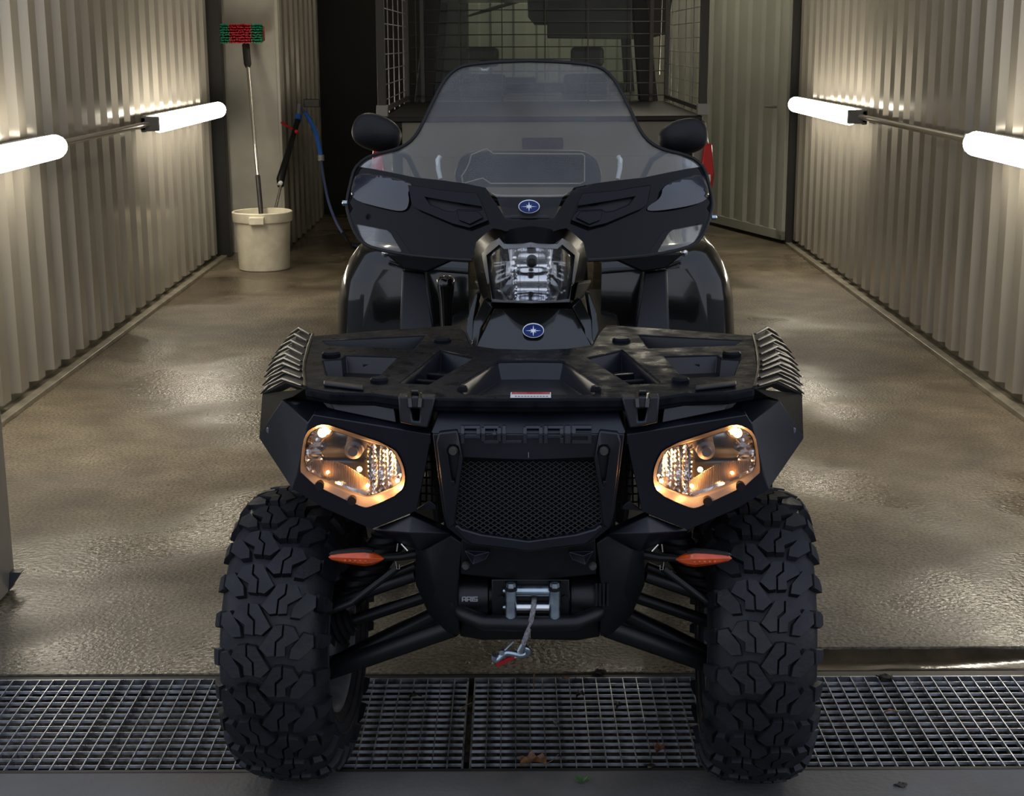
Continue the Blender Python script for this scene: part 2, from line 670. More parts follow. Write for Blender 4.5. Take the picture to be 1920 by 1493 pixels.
# ------------------------------------------------------------------ corrugated side walls
def profile(n, pitch, dep):
    """(along, out) points of n trapezoid ribs"""
    p = []
    c, sl = pitch * 0.42, pitch * 0.10
    for k in range(n):
        a = k * pitch
        p += [(a, 0), (a + sl, dep), (a + sl + c, dep), (a + 2 * sl + c, 0)]
    p.append((n * pitch, 0))
    return p


def cladding(parent, origin, along, out, n_sheets, ribs, pitch, dep, z0, z1, m, lap=True):
    along, out = Vector(along), Vector(out)
    first = None
    for s_ in range(n_sheets):
        if first is None:
            loops = []
            for z in (z0, z1):
                loops.append([along * a + out * b + Vector((0, 0, z)) for a, b in profile(ribs, pitch, dep)])
            n = len(loops[0])
            mb = MB()
            mb.shell(loops[0] + loops[1], [(i, i + 1, n + i + 1, n + i) for i in range(n - 1)], out * -0.0015)
            first = mb.mesh('cladding_sheet', m, 0)
        o = bpy.data.objects.new('cladding_sheet', first)
        COL.objects.link(o)
        o.parent = parent
        o.location = Vector(origin) + along * (ribs * pitch * s_) + out * (0.0015 * (s_ % 2))


HT = 3.1
wl = struct(MB().box((XL - 0.14, 4.1, 0.0), (XL - 0.09, 10.95, HT)).build('wall_left', M['ceil'], smooth=0))
cladding(wl, (XL - 0.075, 4.15, 0), (0, 1, 0), (1, 0, 0), 7, 4, 0.2393, 0.038, 0.055, HT, M['wallp'])
wr = struct(MB().box((XR + 0.09, 4.1, 0.0), (XR + 0.14, 11.5, HT)).build('wall_right', M['ceil'], smooth=0))
cladding(wr, (XR + 0.075, 4.15, 0), (0, 1, 0), (-1, 0, 0), 8, 4, 0.2285, 0.036, 0.055, HT, M['wallp'])
# sill strips at the foot of the walls
for k, (x, sx, y1) in enumerate(((XL, -1, 10.9), (XR, 1, 11.45))):
    t_ = MB()
    xs = sorted((x, x + sx * 0.012, x + sx * 0.09))
    t_.box((min(x, x + sx * 0.045), 3.7, 0), (max(x, x + sx * 0.045), y1, 0.022))
    t_.box((min(x + sx * 0.045, x + sx * 0.10), 3.7, 0), (max(x + sx * 0.045, x + sx * 0.10), y1, 0.012))
    t_.box((min(x + sx * 0.085, x + sx * 0.09), 3.7, 0.012), (max(x + sx * 0.085, x + sx * 0.09), y1, 0.075))
    struct(t_.build('baseboard_' + ('left' if sx < 0 else 'right'), M['sill'], smooth=0, bevel=0.003))
struct(MB().box((-3.2, 3.9, HT), (3.2, 15.2, HT + 0.1)).build('ceiling', M['ceil'], smooth=0))

# black corner post and the flat pillar behind the bucket
struct(MB().box((-2.155, 10.95, 0), (-2.055, 11.05, HT)).build('trim_5', M['blackpost'], smooth=0, bevel=0.004, label='black corner post at the end of the left wall'))
pil = MB().box((-2.10, 11.18, 0), (-1.685, 11.30, HT))
pil.box((-1.705, 11.165, 0), (-1.680, 11.18, HT))
pil.box((-2.10, 11.165, 0), (-2.085, 11.18, HT))
struct(pil.build('trim_6', M['concretewall'], smooth=0, bevel=0.004, label='flat grey metal pillar behind the bucket'))
# ribbed return behind the pillar
rt = struct(MB().box((-1.76, 11.30, 0), (-1.72, 13.6, HT)).build('wall_recess', M['blackpost'], smooth=0))
cladding(rt, (-1.715, 11.32, 0), (0, 1, 0), (1, 0, 0), 2, 4, 0.28, 0.036, 0.02, HT, M['wallp'])
# back of the bay: plain dark panel on the left, pale cladding on the right
struct(MB().box((-1.8, 13.75, 0), (-0.42, 13.8, HT)).build('trim_7', M['darkwall'], smooth=0, label='black rear panel left of the truck'))
wb = struct(MB().box((-0.45, 15.0, 0), (3.2, 15.1, HT)).build('wall_back', M['ceil'], smooth=0))
cladding(wb, (-0.45, 14.98, 0), (1, 0, 0), (0, -1, 0), 3, 4, 0.22, 0.03, 0.02, HT, M['wallg'])
struct(MB().box((-3.2, 3.9, 0), (-3.15, 15.2, HT)).box((3.15, 3.9, 0), (3.2, 15.2, HT)).box((-3.2, 15.1, 0), (3.2, 15.2, HT)).build('wall_outer', M['darkwall'], smooth=0))
# open door leaf at the back right, with its frame
dl = Vector((1.66, 12.72, 0)) - Vector((2.035, 11.52, 0))
dl.normalize()
nrm = Vector((-dl.y, dl.x, 0)) * (1 if -dl.y < 0 else -1)
D0 = Vector((2.035, 11.52, 0))
dr = MB()
q0 = D0 + nrm * -0.045
dr.prism([q0 + Vector((0, 0, .03)), q0 + dl * 2.7 + Vector((0, 0, .03)), q0 + dl * 2.7 + Vector((0, 0, HT - .02)), q0 + Vector((0, 0, HT - .02))], nrm * 0.02)
door = struct(dr.build('door_1', M['wallg'], smooth=0))
cladding(door, q0 + nrm * 0.022 + dl * 0.20, dl, nrm, 2, 5, 0.235, 0.026, 0.09, HT - .05, M['wallg'])
fr_ = MB()
for a_, b_, z0_, z1_ in ((0, .10, .03, HT - .02), (0, 2.7, .03, .10)):
    p0, p1 = q0 + nrm * 0.022 + dl * a_, q0 + nrm * 0.022 + dl * b_
    fr_.prism([p0 + Vector((0, 0, z0_)), p1 + Vector((0, 0, z0_)), p1 + Vector((0, 0, z1_)), p0 + Vector((0, 0, z1_))], nrm * 0.03)
fr_.build('door_frame', M['wallg'], door, smooth=0, bevel=0.003)
kn = MB().lathe([(0.012, 0), (0.012, 0.03), (0.02, 0.035), (0.02, 0.05)], 16, 'y')
hd = MB().tube([q0 + nrm * .05 + dl * .16 + Vector((0, 0, 1.02)), q0 + nrm * .09 + dl * .16 + Vector((0, 0, 1.02)), q0 + nrm * .09 + dl * .26 + Vector((0, 0, 1.02))], 0.009, 8)
hd.build('handle', M['bezel'], door)
struct(MB().box((2.055, 11.47, 0), (2.15, 11.56, HT)).build('trim_8', M['blackpost'], smooth=0, label='black joint post between right wall and open door'))

# leaf of the entrance door folded back at the near left, and its twin on the right (outside the frame)
for sx, x in ((-1, W(27, 1105, z=0).x), (1, 1.53)):
    y0 = 3.93
    jb = MB().box((min(x, x + sx * .055), y0, 0.01), (max(x, x + sx * .055), y0 + .12, HT))
    jb.box((min(x, x + sx * .60), y0 + .12, 0.01), (max(x, x + sx * .60), y0 + .15, HT))
    e = struct(jb.build('door_2' if sx < 0 else 'door_3', M['wallp'], smooth=0, bevel=0.002))
    MB().box((min(x - sx * .004, x + sx * .055), y0 - .012, 0.30), (max(x - sx * .004, x + sx * .055), y0 - .001, HT)).build('rubber_edge', M['blackpost'], e, smooth=0)
    MB().prism([(x - sx * .0, y0 + .09, .012), (x - sx * .032, y0 + .11, .06), (x, y0 + .11, .06)], (0, .03, 0)).build('floor_bolt', M['blackpost'], e, smooth=0)


# ------------------------------------------------------------------ fluorescent wall lights
def wall_light(x, sx, y0, y1, label):
    z = 1.075
    t = thing('fluorescent_light', label, 'wall light', (x, (y0 + y1) / 2, z), group='fluorescent lights on the side walls')
    h = (y1 - y0) / 2
    r = 0.052
    tb = MB().tube([(0, -h + .05, 0), (0, -h + .06, 0), (0, -h + .09, 0), (0, h - .09, 0), (0, h - .06, 0), (0, h - .05, 0)], [r * .6, r * .9, r, r, r * .9, r * .6], 20)
    tb.build('diffuser', M['tube'], t)
    hs = MB().box((min(sx * .05, sx * .085), -h, -.045), (max(sx * .05, sx * .085), h, .045))
    for e in (-1, 1):
        hs.box((min(sx * .085, -sx * .03), e * (h - .012) - .012, -.04), (max(sx * .085, -sx * .02), e * (h - .012) + .012, .04))
    hs.build('housing', M['bezel'], t, bevel=.008, smooth=0)
    return t


wall_light(-1.975, -1, 4.75, 6.70, 'lit fluorescent light on the left wall, the near one cut by the frame')
wall_light(-1.975, -1, 8.50, 10.42, 'lit fluorescent light on the left wall beside the black corner post')
wall_light(1.955, 1, 4.72, 6.60, 'lit fluorescent light on the right wall, the near one cut by the frame')
wall_light(1.955, 1, 8.90, 10.82, 'lit fluorescent light on the right wall beside the open door')
for x, y, lb in ((-.7, 6.3, 'added unseen light on the ceiling over the entrance half of the bay'), (.9, 9.6, 'added unseen light on the ceiling over the truck bed'), (1.1, 11.9, 'added unseen light on the ceiling beside the open rear door'), (.7, 14.0, 'added unseen light on the ceiling in front of the back wall')):  # unseen lamps added to brighten the bay and its back end
    t = thing('added_ceiling_light', lb, 'added ceiling light', (x, y, HT - .06), group='added unseen lights on the ceiling')
    MB().tube([(0, -.7, 0), (0, .7, 0)], .045, 16).build('diffuser', M['tube'], t)
    MB().box((-.05, -.75, .03), (.05, .75, .058)).build('housing', M['bezel'], t, smooth=0)
for x, y0, y1, lb in ((-2.02, 6.70, 8.50, 'thin grey conduit between the two lights on the left wall'), (2.00, 6.60, 8.90, 'thin grey conduit between the two lights on the right wall')):
    o = MB().tube([(x, y0, 1.075), (x, y1, 1.075)], 0.016, 12).build('conduit', M['wallp'])
    tag(o, lb, 'conduit')

# building across the yard, behind the photographer (seen only in reflections)
bw = MB().box((-16, -17.4, 0), (16, -17, 2.6))
struct(bw.build('wall_opposite', M['ceil'], smooth=0))
# ------------------------------------------------------------------ the all-terrain vehicle
atv = thing('quad_bike', 'wet black quad bike with a windscreen, lit headlights and a front winch', 'quad bike')
atv.matrix_world = ATV
CX = 991.0                                            # the vehicle's middle at the front panel, in the photograph


def B(mb, name, m, parent=atv, **k):
    return mb.build(name, m, parent, **k)


def both(mb, name, m, parent=atv, **k):
    """one part on the left and its mirror image on the right, as two objects"""
    a = mb.build(name, m, parent if not isinstance(parent, tuple) else parent[0], **k)
    b = mb.mirrored().build(name, m, parent if not isinstance(parent, tuple) else parent[1], **k)
    return a, b


# ---- hull: everything dark inside
h = MB()
h.loft([[(-.17, y, .34), (.17, y, .34), (.20, y, .62), (.22, y, .80), (-.22, y, .80), (-.20, y, .62)] for y in (.0, .3, 1.5)])
B(h, 'frame', M['dark'], bevel=.01)
h = MB()
h.loft([[(-.18, y, a), (-.44, y, a), (-.46, y, b), (-.18, y, b)] for y, a, b in ((-.12, .74, .84), (.20, .74, .86), (.36, .70, .85))])
both(h, 'inner_fender', M['dark'], bevel=.01)

# ---- headlight panels


def yf(px, py):
    return -.19 - (px - 557) * .00036 + (py - 890) * .0002


def FP(px, py, dy=0):
    return A(px, py, y=yf(px, py) + dy)


hole = chaikin([(572, 812), (590, 800), (608, 795), (640, 805), (737, 838), (754, 866), (761, 897), (753, 924), (695, 951), (678, 952), (562, 896), (565, 850)], 1)
lensO = chaikin([(577, 816), (592, 804), (608, 799), (622, 808), (650, 816), (700, 832), (719, 836), (738, 845), (749, 868), (755, 894), (750, 909), (694, 931), (680, 929), (580, 887), (570, 870), (572, 840)], 1)
panel = [(577, 794), (587, 778), (700, 797), (808, 815), (803, 850), (781, 958), (770, 963), (697, 993), (605, 952), (548, 917), (557, 889)]
pn = sheet(panel, FP, (0, .03, 0), [hole])
out = [FP(577, 794), FP(557, 889), FP(548, 917), A(486, 822, y=-.05), A(487, 815, y=-.05), A(529, 751, y=-.12)]
pn.shell(out, [(0, 1, 2, 3, 4, 5)], (0, .02, 0))
pL, pR = both(pn, 'headlight_panel', M['plastic'], bevel=.0025)
# raised rib on the outer facet, panel bolt
rb = MB().prism([A(541, 765, y=-.13), A(547, 765, y=-.135), A(545, 800, y=-.15), A(541, 850, y=-.15), A(537, 800, y=-.14)], (0, .01, 0))
both(rb, 'panel_rib', M['plastic'], (pL, pR), bevel=.002)
bt = MB().lathe([(.0, -.006), (.006, -.006), (.007, 0), (.007, .01)], 12, 'y', A(506, 806, y=-.075))
both(bt, 'panel_bolt', M['rim'], (pL, pR))
# headlight: bezel, reflector, lens, bulbs
hl = []
for s_ in (-1, 1):
    f = (lambda v: v) if s_ < 0 else mir
    bz = ring(hole, lensO, lambda x, y: f(FP(x, y, -.004)), lambda x, y: f(FP(x, y, .016)), 72, c=(664, 868))
    bo = bz.build('headlight', M['bezelamb'], atv, smooth=50)
    hl.append(bo)
    # little clips on the lower lip
    for (u, v_) in ((599, 911), (660, 939)):
        MB().lathe([(.0005, -.004), (.0085, -.004), (.0085, .012), (.0005, .012)], 14, 'y', f(FP(u, v_, -.002))).build('lip_clip', M['dark'], bo)
    cxh, cyh = 662, 868

    def bowl(x, y):
        r = math.hypot((x - cxh) / 88, (y - cyh) / 62)
        d = .020 + .050 * max(0, 1 - r * r)
        if x > 690:                                    # vertical flutes, inner side
            d += .0032 * math.cos((x - 690) * .42)
        elif x < 604:
            d += .004 * math.cos((y - 800) * .55)
        elif y > 876:
            d += .0
        return f(A(x, y, y=yf(x, y) + d))
    sh = [(cxh + (x - cxh) * .985, cyh + (y - cyh) * .985) for x, y in lensO]
    up = [p for p in sh]
    rf = sheet(up, bowl, (0, .002, 0), step=5)
    ro = rf.build('reflector', M['chrome'], bo, smooth=25)
    # ribbed lower band of the lamp, many thin vertical ribs
    low = chaikin([(577, 863), (584, 884), (680, 925), (700, 905), (668, 884), (640, 868), (612, 862)], 1)
    vs, fs = [], []
    rbm = MB()
    x = 578.0
    while x < 694:
        ys = [y for y in range(856, 930) if inpoly(x, y, low)]
        if len(ys) > 5:
            a, b = ys[0], ys[-1]
            rbm.loft([[f(FP(x, a, .028)), f(FP(x + 1.1, a, .024)), f(FP(x + 2.2, a, .028))], [f(FP(x, b, .022)), f(FP(x + 1.1, b, .018)), f(FP(x + 2.2, b, .022))]])
        x += 2.6
    rbm.build('ribbed_band', M['ribamb'], bo, smooth=0, kind='stuff')
    # dark bulb shield and socket
    c = f(A(664, 842, y=yf(664, 842) + .045))
    MB().lathe([(.001, -.022), (.009, -.022), (.011, -.012), (.017, -.010), (.018, .020), (.001, .022)], 20, 'y', c).build('bulb_socket', M['rim'], bo)
    # lit filament bulbs: position lamp in the upper outer corner, dipped bulb low in the bowl
    for (u, v_, dd, rr) in ((604, 812, .016, .0085), (674, 880, .040, .0050)):
        p = f(A(u, v_, y=yf(u, v_) + dd))
        MB().lathe([(.0002, -rr), (rr * .7, -rr * .7), (rr, 0), (rr * .7, rr * .7), (.0002, rr)], 12, 'z', p).build('lit_bulb', M['bulb'], bo)
    for (u, v_, dd, pw) in ((607, 816, .004, .08), (676, 884, .020, .35), (738, 910, .002, .20), (684, 918, .002, .24), (610, 890, .004, .07)):  # lights at the bulbs, and extra ones added to brighten the lower lip
        ld = bpy.data.lights.new('headlight_glow', 'POINT')
        ld.energy = pw
        ld.color = (1.0, .42, .13)
        ld.shadow_soft_size = .004
        lo = bpy.data.objects.new('headlight_glow', ld)
        COL.objects.link(lo)
        lo.parent = atv
        lo.location = f(A(u, v_, y=yf(u, v_) + dd))
    ln_ = sheet(lensO, lambda x, y: f(FP(x, y, .012 - .006 * max(0, 1 - ((x - cxh) / 90) ** 2 - ((y - cyh) / 70) ** 2))), (0, .0015, 0), step=9)
    ln_.build('lamp_lens', M['lens'], bo, smooth=60)

# ---- shelf between panel and rack, with its flat slanted face
sf = MB()
sv = [A(529, 751, y=-.12), FP(577, 794), FP(587, 778), FP(700, 797), FP(808, 815), A(812, 770, y=-.215), A(740, 758, y=-.20), A(627, 756, y=-.15), A(540, 742, y=-.06)]
sf.shell(sv, [(0, 1, 2, 7, 8), (2, 3, 6, 7), (3, 4, 5, 6)], (0, .004, -.02))
both(sf, 'shelf', M['plastic'], bevel=.002)
sp_ = MB().prism([A(617, 752, y=-.205), A(738, 757, y=-.25), A(743, 793, y=-.262), A(627, 769, y=-.215)], (0, .02, 0))
sp_.prism([A(600, 749, y=-.19), A(618, 752, y=-.205), A(627, 769, y=-.215), A(614, 765, y=-.20)], (0, .02, 0))
both(sp_, 'slanted_face', M['plastic'], bevel=.0015)

# ---- rack top
ZR = .885


def RK(px, py):
    p = A(px, py, z=ZR)
    return (p.x - .0, p.y)


def sym(half):
    """close a left half outline (front middle ... back middle) with its mirror image"""
    L = [RK(*p) for p in half]
    L[0] = (0, L[0][1])
    L[-1] = (0, L[-1][1])
    return L + [(-x, y) for x, y in reversed(L[1:-1])]


rack_half = [(992, 753), (830, 751), (745, 748), (700, 741), (618, 738), (573, 729), (569, 700), (570, 683), (577, 655), (586, 630), (700, 622), (862, 612), (874, 628), (884, 650), (930, 657), (992, 659)]
P1 = [(606, 640), (797, 631), (776, 656), (618, 649)]
P2 = [(606, 677), (640, 675), (648, 668), (745, 671), (706, 711), (614, 706)]
P3 = [(827, 660), (888, 674), (803, 724), (748, 721)]
P4 = [(606, 718), (680, 727), (678, 731), (606, 723)]
PC = [(992, 752), (868, 751), (858, 724), (934, 681), (992, 681)]
outl = sym(rack_half)
hls = []
for P in (P1, P2, P3):
    q = [RK(*p) for p in P]
    hls += [q, [(-x, y) for x, y in reversed(q)]]
cen = sym([(992, 744), (872, 743), (860, 727), (934, 681), (992, 680)])
hls.append(cen)
rk = sheet(outl, lambda x, y: Vector((x, y, ZR + .004 * math.cos(x * 3))), (0, 0, -.018), hls)
rackO = B(rk, 'front_rack', M['rackp'], bevel=.004, seg=3)


def recess(P, zt, dep, inset, name, m, par, floor=True):
    n = len(P)
    cxp = sum(p[0] for p in P) / n
    cyp = sum(p[1] for p in P) / n
    I = [(cxp + (x - cxp) * inset, cyp + (y - cyp) * inset) for x, y in P]
    a = [Vector((x, y, zt)) for x, y in P]
    b = [Vector((x, y, zt - dep)) for x, y in I]
    mb = MB()
    fs = [(i, (i + 1) % n, n + (i + 1) % n, n + i) for i in range(n)]
    if floor:
        fs.append(tuple(n + i for i in range(n)))
    mb.shell(a + b, fs, (0, 0, -.002))
    return mb.build(name, m, par, smooth=0, bevel=.0015)


for k, (P, dp, ins) in enumerate(((P1, .040, .86), (P2, .045, .80), (P3, .035, .84))):
    q = [RK(*p) for p in P]
    recess(q, ZR, dp, ins, 'rack_pocket', M['plastic'], rackO)
    recess([(-x, y) for x, y in reversed(q)], ZR, dp, ins, 'rack_pocket', M['plastic'], rackO)
recess(cen, ZR, .030, .90, 'rack_pocket', M['plastic'], rackO)
for (a, b) in (((800, 701), (838, 704)), ((780, 713), (820, 716))):
    sm = MB()
    p, q = A(*a, z=ZR - .012), A(*b, z=ZR - .012)
    sm.prism([p, q, q + Vector((0, .014, 0)), p + Vector((0, .014, 0))], (0, 0, -.012))
    both(sm, 'rack_rung', M['rackp'], (rackO, rackO), bevel=.002)
for (px, py, rr) in ((621, 668, .019), (711, 717, .017), (829, 642, .019), (867, 734, .010)):
    both(MB().lathe([(rr, 0), (rr, .006), (rr * .8, .010), (.001, .010)], 20, 'z', A(px, py, z=ZR + .002)), 'rack_knob', M['rackp'], (rackO, rackO))
sl = MB().prism([A(607, 719, z=ZR + .003), A(682, 728, z=ZR + .003), A(681, 734, z=ZR + .003), A(607, 725, z=ZR + .003)], (0, 0, .006))
both(sl, 'rack_bar', M['plastic'], (rackO, rackO), bevel=.002)
nk = MB().box((-.007, -.001, -.014), (.007, .004, .0))
for px, py in ((690, 688),):
    p = A(px, py, z=ZR - .020)
    q = MB().box((p.x - .010, p.y - .003, p.z - .012), (p.x + .010, p.y + .004, p.z + .006))
    both(q, 'pocket_notch', M['dark'], (rackO, rackO), bevel=.001)
# front lip of the rack
lip = MB()
Lh = [A(992, 753, z=ZR), A(830, 751, z=ZR), A(745, 748, z=ZR), A(700, 741, z=ZR), A(618, 738, z=ZR), A(573, 729, z=ZR)]
Lh[0].x = 0
full = Lh[::-1] + [mir(p) for p in Lh[1:]]
lip.shell(full + [p + Vector((0, .006, -.022)) for p in full], [(i, i + 1, len(full) + i + 1, len(full) + i) for i in range(len(full) - 1)], (0, .012, 0))
B(lip, 'rack_lip', M['rackp'], rackO, bevel=.003)
# warning sticker on the front edge
s0, s1 = A(957, 744, z=ZR + .005), A(1033, 744, z=ZR + .005)
stk = MB().box((s0.x, Lh[0].y + .004, ZR + .0055), (s1.x, Lh[0].y + .045, ZR + .0065))
stk.v = [v + Vector((0, 0, 0)) for v in stk.v]
so = stk.build('warning_sticker', M['white'], rackO, smooth=0, label='white sticker with a red band')
MB().box((s0.x + .002, Lh[0].y + .028, ZR + .0066), (s1.x - .002, Lh[0].y + .043, ZR + .0071)).build('red_band', M['red'], so, smooth=0)
for k in range(11):
    xx = s0.x + .008 + k * .0055
    MB().box((xx, Lh[0].y + .009, ZR + .0066), (xx + .0035, Lh[0].y + .013, ZR + .0069)).build('print_mark', M['dark'], so, smooth=0)
# sloping outer sides with ribs
rid = [(573, 729), (569, 700), (570, 683), (577, 655), (586, 630)]
outE = [(492, 738, .80), (499, 706, .81), (507, 684, .815), (521, 660, .82), (543, 636, .83)]
ridv = [A(x, y, z=ZR) for x, y in rid]
oev = [A(x, y, z=z) for x, y, z in outE]
mid = [a.lerp(b, .45) + Vector((0, 0, .018)) for a, b in zip(ridv, oev)]
low = [v + Vector((.004, 0, -.055)) for v in oev]
sd = MB()
n5 = 5
sd.shell(ridv + mid + oev + low, [(i + k * n5, i + 1 + k * n5, n5 + i + 1 + k * n5, n5 + i + k * n5) for i in range(4) for k in range(3)], (.012, 0, -.012))
sL, sR = both(sd, 'rack_side', M['sidep'], (rackO, rackO), bevel=.003)
fr2 = MB().tube([v + Vector((0, 0, .003)) for v in ridv], .0032, 8)
both(fr2, 'rack_edge_bead', M['gloss'], (rackO, rackO))
for k in range(9):
    t = k / 8 * 3.9
    i = min(3, int(t))
    u = t - i
    a, m_, e = ridv[i].lerp(ridv[i + 1], u), mid[i].lerp(mid[i + 1], u), oev[i].lerp(oev[i + 1], u)
    q = MB().tube([a.lerp(m_, .15) + Vector((0, 0, .004)), m_ + Vector((-.002, 0, .006)), m_.lerp(e, .55) + Vector((-.003, 0, .007)), e + Vector((-.003, 0, .0))], [.003, .0045, .0045, .002], 6, squash=.7)
    both(q, 'side_rib', M['sidep'], (sL, sR), smooth=30)
# fender skin below the rack side down to the panel
fs_ = [A(529, 751, y=-.12), A(492, 742, z=.79), low[0], low[1], low[2], low[3], low[4]]
fd = MB()
btm = [A(486, 822, y=-.05), A(486, 822, y=-.05) + Vector((.0, .12, .03)), A(486, 822, y=-.05) + Vector((.0, .26, .05)), low[4] + Vector((.02, 0, -.03))]
top = [A(529, 751, y=-.12), oev[0], oev[2], oev[4]]
fd.shell(top + btm, [(0, 1, 4), (1, 2, 5, 4), (2, 3, 6, 5), (3, 7, 6)], (.012, .0, 0))
both(fd, 'fender_skin', M['skin'], bevel=.002)
# corner piece between rack front corner and panel top
cp = MB().shell([A(573, 729, z=ZR), A(492, 738, z=.80), A(487, 815, y=-.05), A(529, 751, y=-.12), A(548, 744, y=-.10), A(618, 739, z=ZR - .01), A(600, 752, y=-.17)],
                [(0, 1, 3, 4), (1, 2, 3), (0, 4, 6, 5)], (.0, .012, -.006))
both(cp, 'rack_corner', M['skin'], bevel=.002)

# ---- latches at the front of the rack
lt = MB()
o4 = [(746, 744), (817, 746), (803, 803), (790, 802), (750, 793)]
hol = [(769, 766), (787, 767), (786, 790), (774, 789)]
lt = sheet(o4, lambda x, y: A(x, y, y=-.292 + (y - 744) * -.0001), (0, .03, 0), [hol])
a1, b1 = both(lt, 'rack_latch', M['plastic'], bevel=.003)
both(MB().tube([A(767, 742, y=-.285), A(768, 750, y=-.300), A(769, 764, y=-.304)], .0045, 8).tube([A(789, 742, y=-.285), A(788, 750, y=-.300), A(787, 764, y=-.304)], .0045, 8)
     .tube([A(767, 742, y=-.285), A(771, 736, y=-.27), A(785, 736, y=-.27), A(789, 742, y=-.285)], .0045, 8), 'latch_loop', M['gloss'], (a1, b1))
both(MB().prism([A(771, 745, y=-.30), A(785, 745, y=-.30), A(784, 765, y=-.302), A(772, 765, y=-.302)], (0, .01, 0)), 'latch_tongue', M['plastic'], (a1, b1), bevel=.002)
both(MB().box((-.02, -.0, -.02), (.02, .004, .02)), 'latch_back', M['dark'], (a1, b1), loc=None) if False else None

# ---- centre panel with the grille opening


def yc(px, py):
    if py < 812:
        return -.262 - (py - 764) / 48 * .048
    if py < 862:
        return -.310
    return -.310 + (py - 862) * .00022


def CP(px, py, dy=0):
    return A(px, py, y=yc(px, py) + dy)


def symp(half):
    return half + [(2 * CX - x, y) for x, y in reversed(half) if abs(x - CX) > .5]


cpo = symp([(CX, 768), (900, 766), (826, 762), (809, 808), (812, 830), (830, 960), (838, 990), (866, 1012), (884, 1021), (CX, 1034)])
gro = symp([(CX, 863), (930, 861), (869, 858), (862, 900), (857, 940), (855, 977), (866, 990), (905, 1001), (CX, 1013)])
cpn = sheet(cpo, CP, (0, .028, 0), [gro])
# the fold line of the upper band needs its own row of vertices
v_up = symp([(CX, 768), (900, 766), (826, 762), (809, 808), (811, 814), (CX, 814)])
v_lo = symp([(CX, 814), (811, 814), (830, 960), (838, 990), (866, 1012), (884, 1021), (CX, 1034)])
cpn = sheet(v_up, CP, (0, .028, 0))
lo_ = sheet(v_lo, CP, (0, .028, 0), [gro])
cpn.add(lo_.v, lo_.f)
cpO = B(cpn, 'front_panel', M['plastic'], bevel=.002)
# raised columns left and right of the grille with bolt recesses
col_ = sheet([(822, 812), (858, 808), (868, 860), (857, 940), (853, 985), (842, 992), (834, 960), (818, 830)], lambda x, y: CP(x, y, -.010), (0, .02, 0),
             [chaikin([(840, 836), (858, 836), (861, 850), (853, 912), (848, 906), (841, 862)], 1)])
cL, cR = both(col_, 'grille_column', M['plastic'], (cpO, cpO), bevel=.003)
both(MB().prism([CP(845, 903, -.012), CP(852, 902, -.012), CP(852.5, 914, -.012), CP(848, 909, -.012)], (0, .01, 0)), 'column_chip', M['plastic'], (cL, cR), bevel=.001)
both(MB().lathe([(.001, -.012), (.0065, -.012), (.0085, -.008), (.0085, 0)], 16, 'y', CP(850, 844, -.004)), 'panel_screw', M['boltm'], (cL, cR))
# bottom lip of the grille frame
gl = symp([(CX, 1015), (905, 1003), (866, 992), (856, 984), (852, 990), (856, 997), (871, 1012), (884, 1021), (CX, 1034)])
gb = sheet([p for p in gl], lambda x, y: CP(x, y, -.012 - .006 * max(0, (y - 1000) / 30)), (0, .03, 0))
B(gb, 'grille_lip', M['plastic'], cpO, bevel=.003)
MB().box((-.0006, CP(CX, 850).y - .002, CP(CX, 858).z), (.0006, CP(CX, 850).y, CP(CX, 848).z)).build('moulding_mark', M['bezel'], cpO)
# mesh of the grille: expanded metal
gm = MB()
gz0, gz1 = A(CX, 1015, y=-.27).z, A(CX, 868, y=-.27).z
px_w = .0138
rows = 32
dz = (gz1 - gz0) / rows
gpoly = [(A(x, y, y=-.275).x, A(x, y, y=-.275).z) for x, y in symp([(CX, 864), (866, 864), (855, 935), (850, 985), (CX, 1020)])]
for r_ in range(rows + 1):
    z = gz0 + dz * r_
    for s_ in (-1, 1):
        seg = []
        for c_ in range(-11, 12):
            x0, x1 = c_ * px_w, (c_ + .5) * px_w
            for (xa, xb, za, zb) in ((x0, x1, z, z + s_ * dz), (x1, x0 + px_w, z + s_ * dz, z)):
                if s_ < 0 or r_ % 2:
                    continue
                # each strand: a thin slanted strip, tilted like expanded metal
                if inpoly((xa + xb) / 2, (za + zb) / 2, gpoly):
                    t_ = .0008
                    gm.add([(xa, -.279, za - t_), (xb, -.279, zb - t_), (xb, -.279, zb + t_), (xa, -.279, za + t_), (xa, -.272, za - t_), (xb, -.272, zb - t_), (xb, -.272, zb + t_), (xa, -.272, za + t_)],
                           [(0, 1, 2, 3), (4, 7, 6, 5), (0, 4, 5, 1), (3, 2, 6, 7)])
    # mirrored zigzag closes the diamonds
    for c_ in range(-11, 12):
        x0, x1 = c_ * px_w, (c_ + .5) * px_w
        for (xa, xb, za, zb) in ((x0, x1, z + 2 * dz, z + dz), (x1, x0 + px_w, z + dz, z + 2 * dz)):
            if r_ % 2 == 0 and inpoly((xa + xb) / 2, (za + zb) / 2, gpoly):
                t_ = .0008
                gm.add([(xa, -.279, za - t_), (xb, -.279, zb - t_), (xb, -.279, zb + t_), (xa, -.279, za + t_), (xa, -.272, za - t_), (xb, -.272, zb - t_), (xb, -.272, zb + t_), (xa, -.272, za + t_)],
                       [(0, 1, 2, 3), (4, 7, 6, 5), (0, 4, 5, 1), (3, 2, 6, 7)])
gm2 = MB()
for i in range(0, len(gm.f)):
    pass
B(gm, 'grille_mesh', M['gmesh'], smooth=0, kind='stuff')
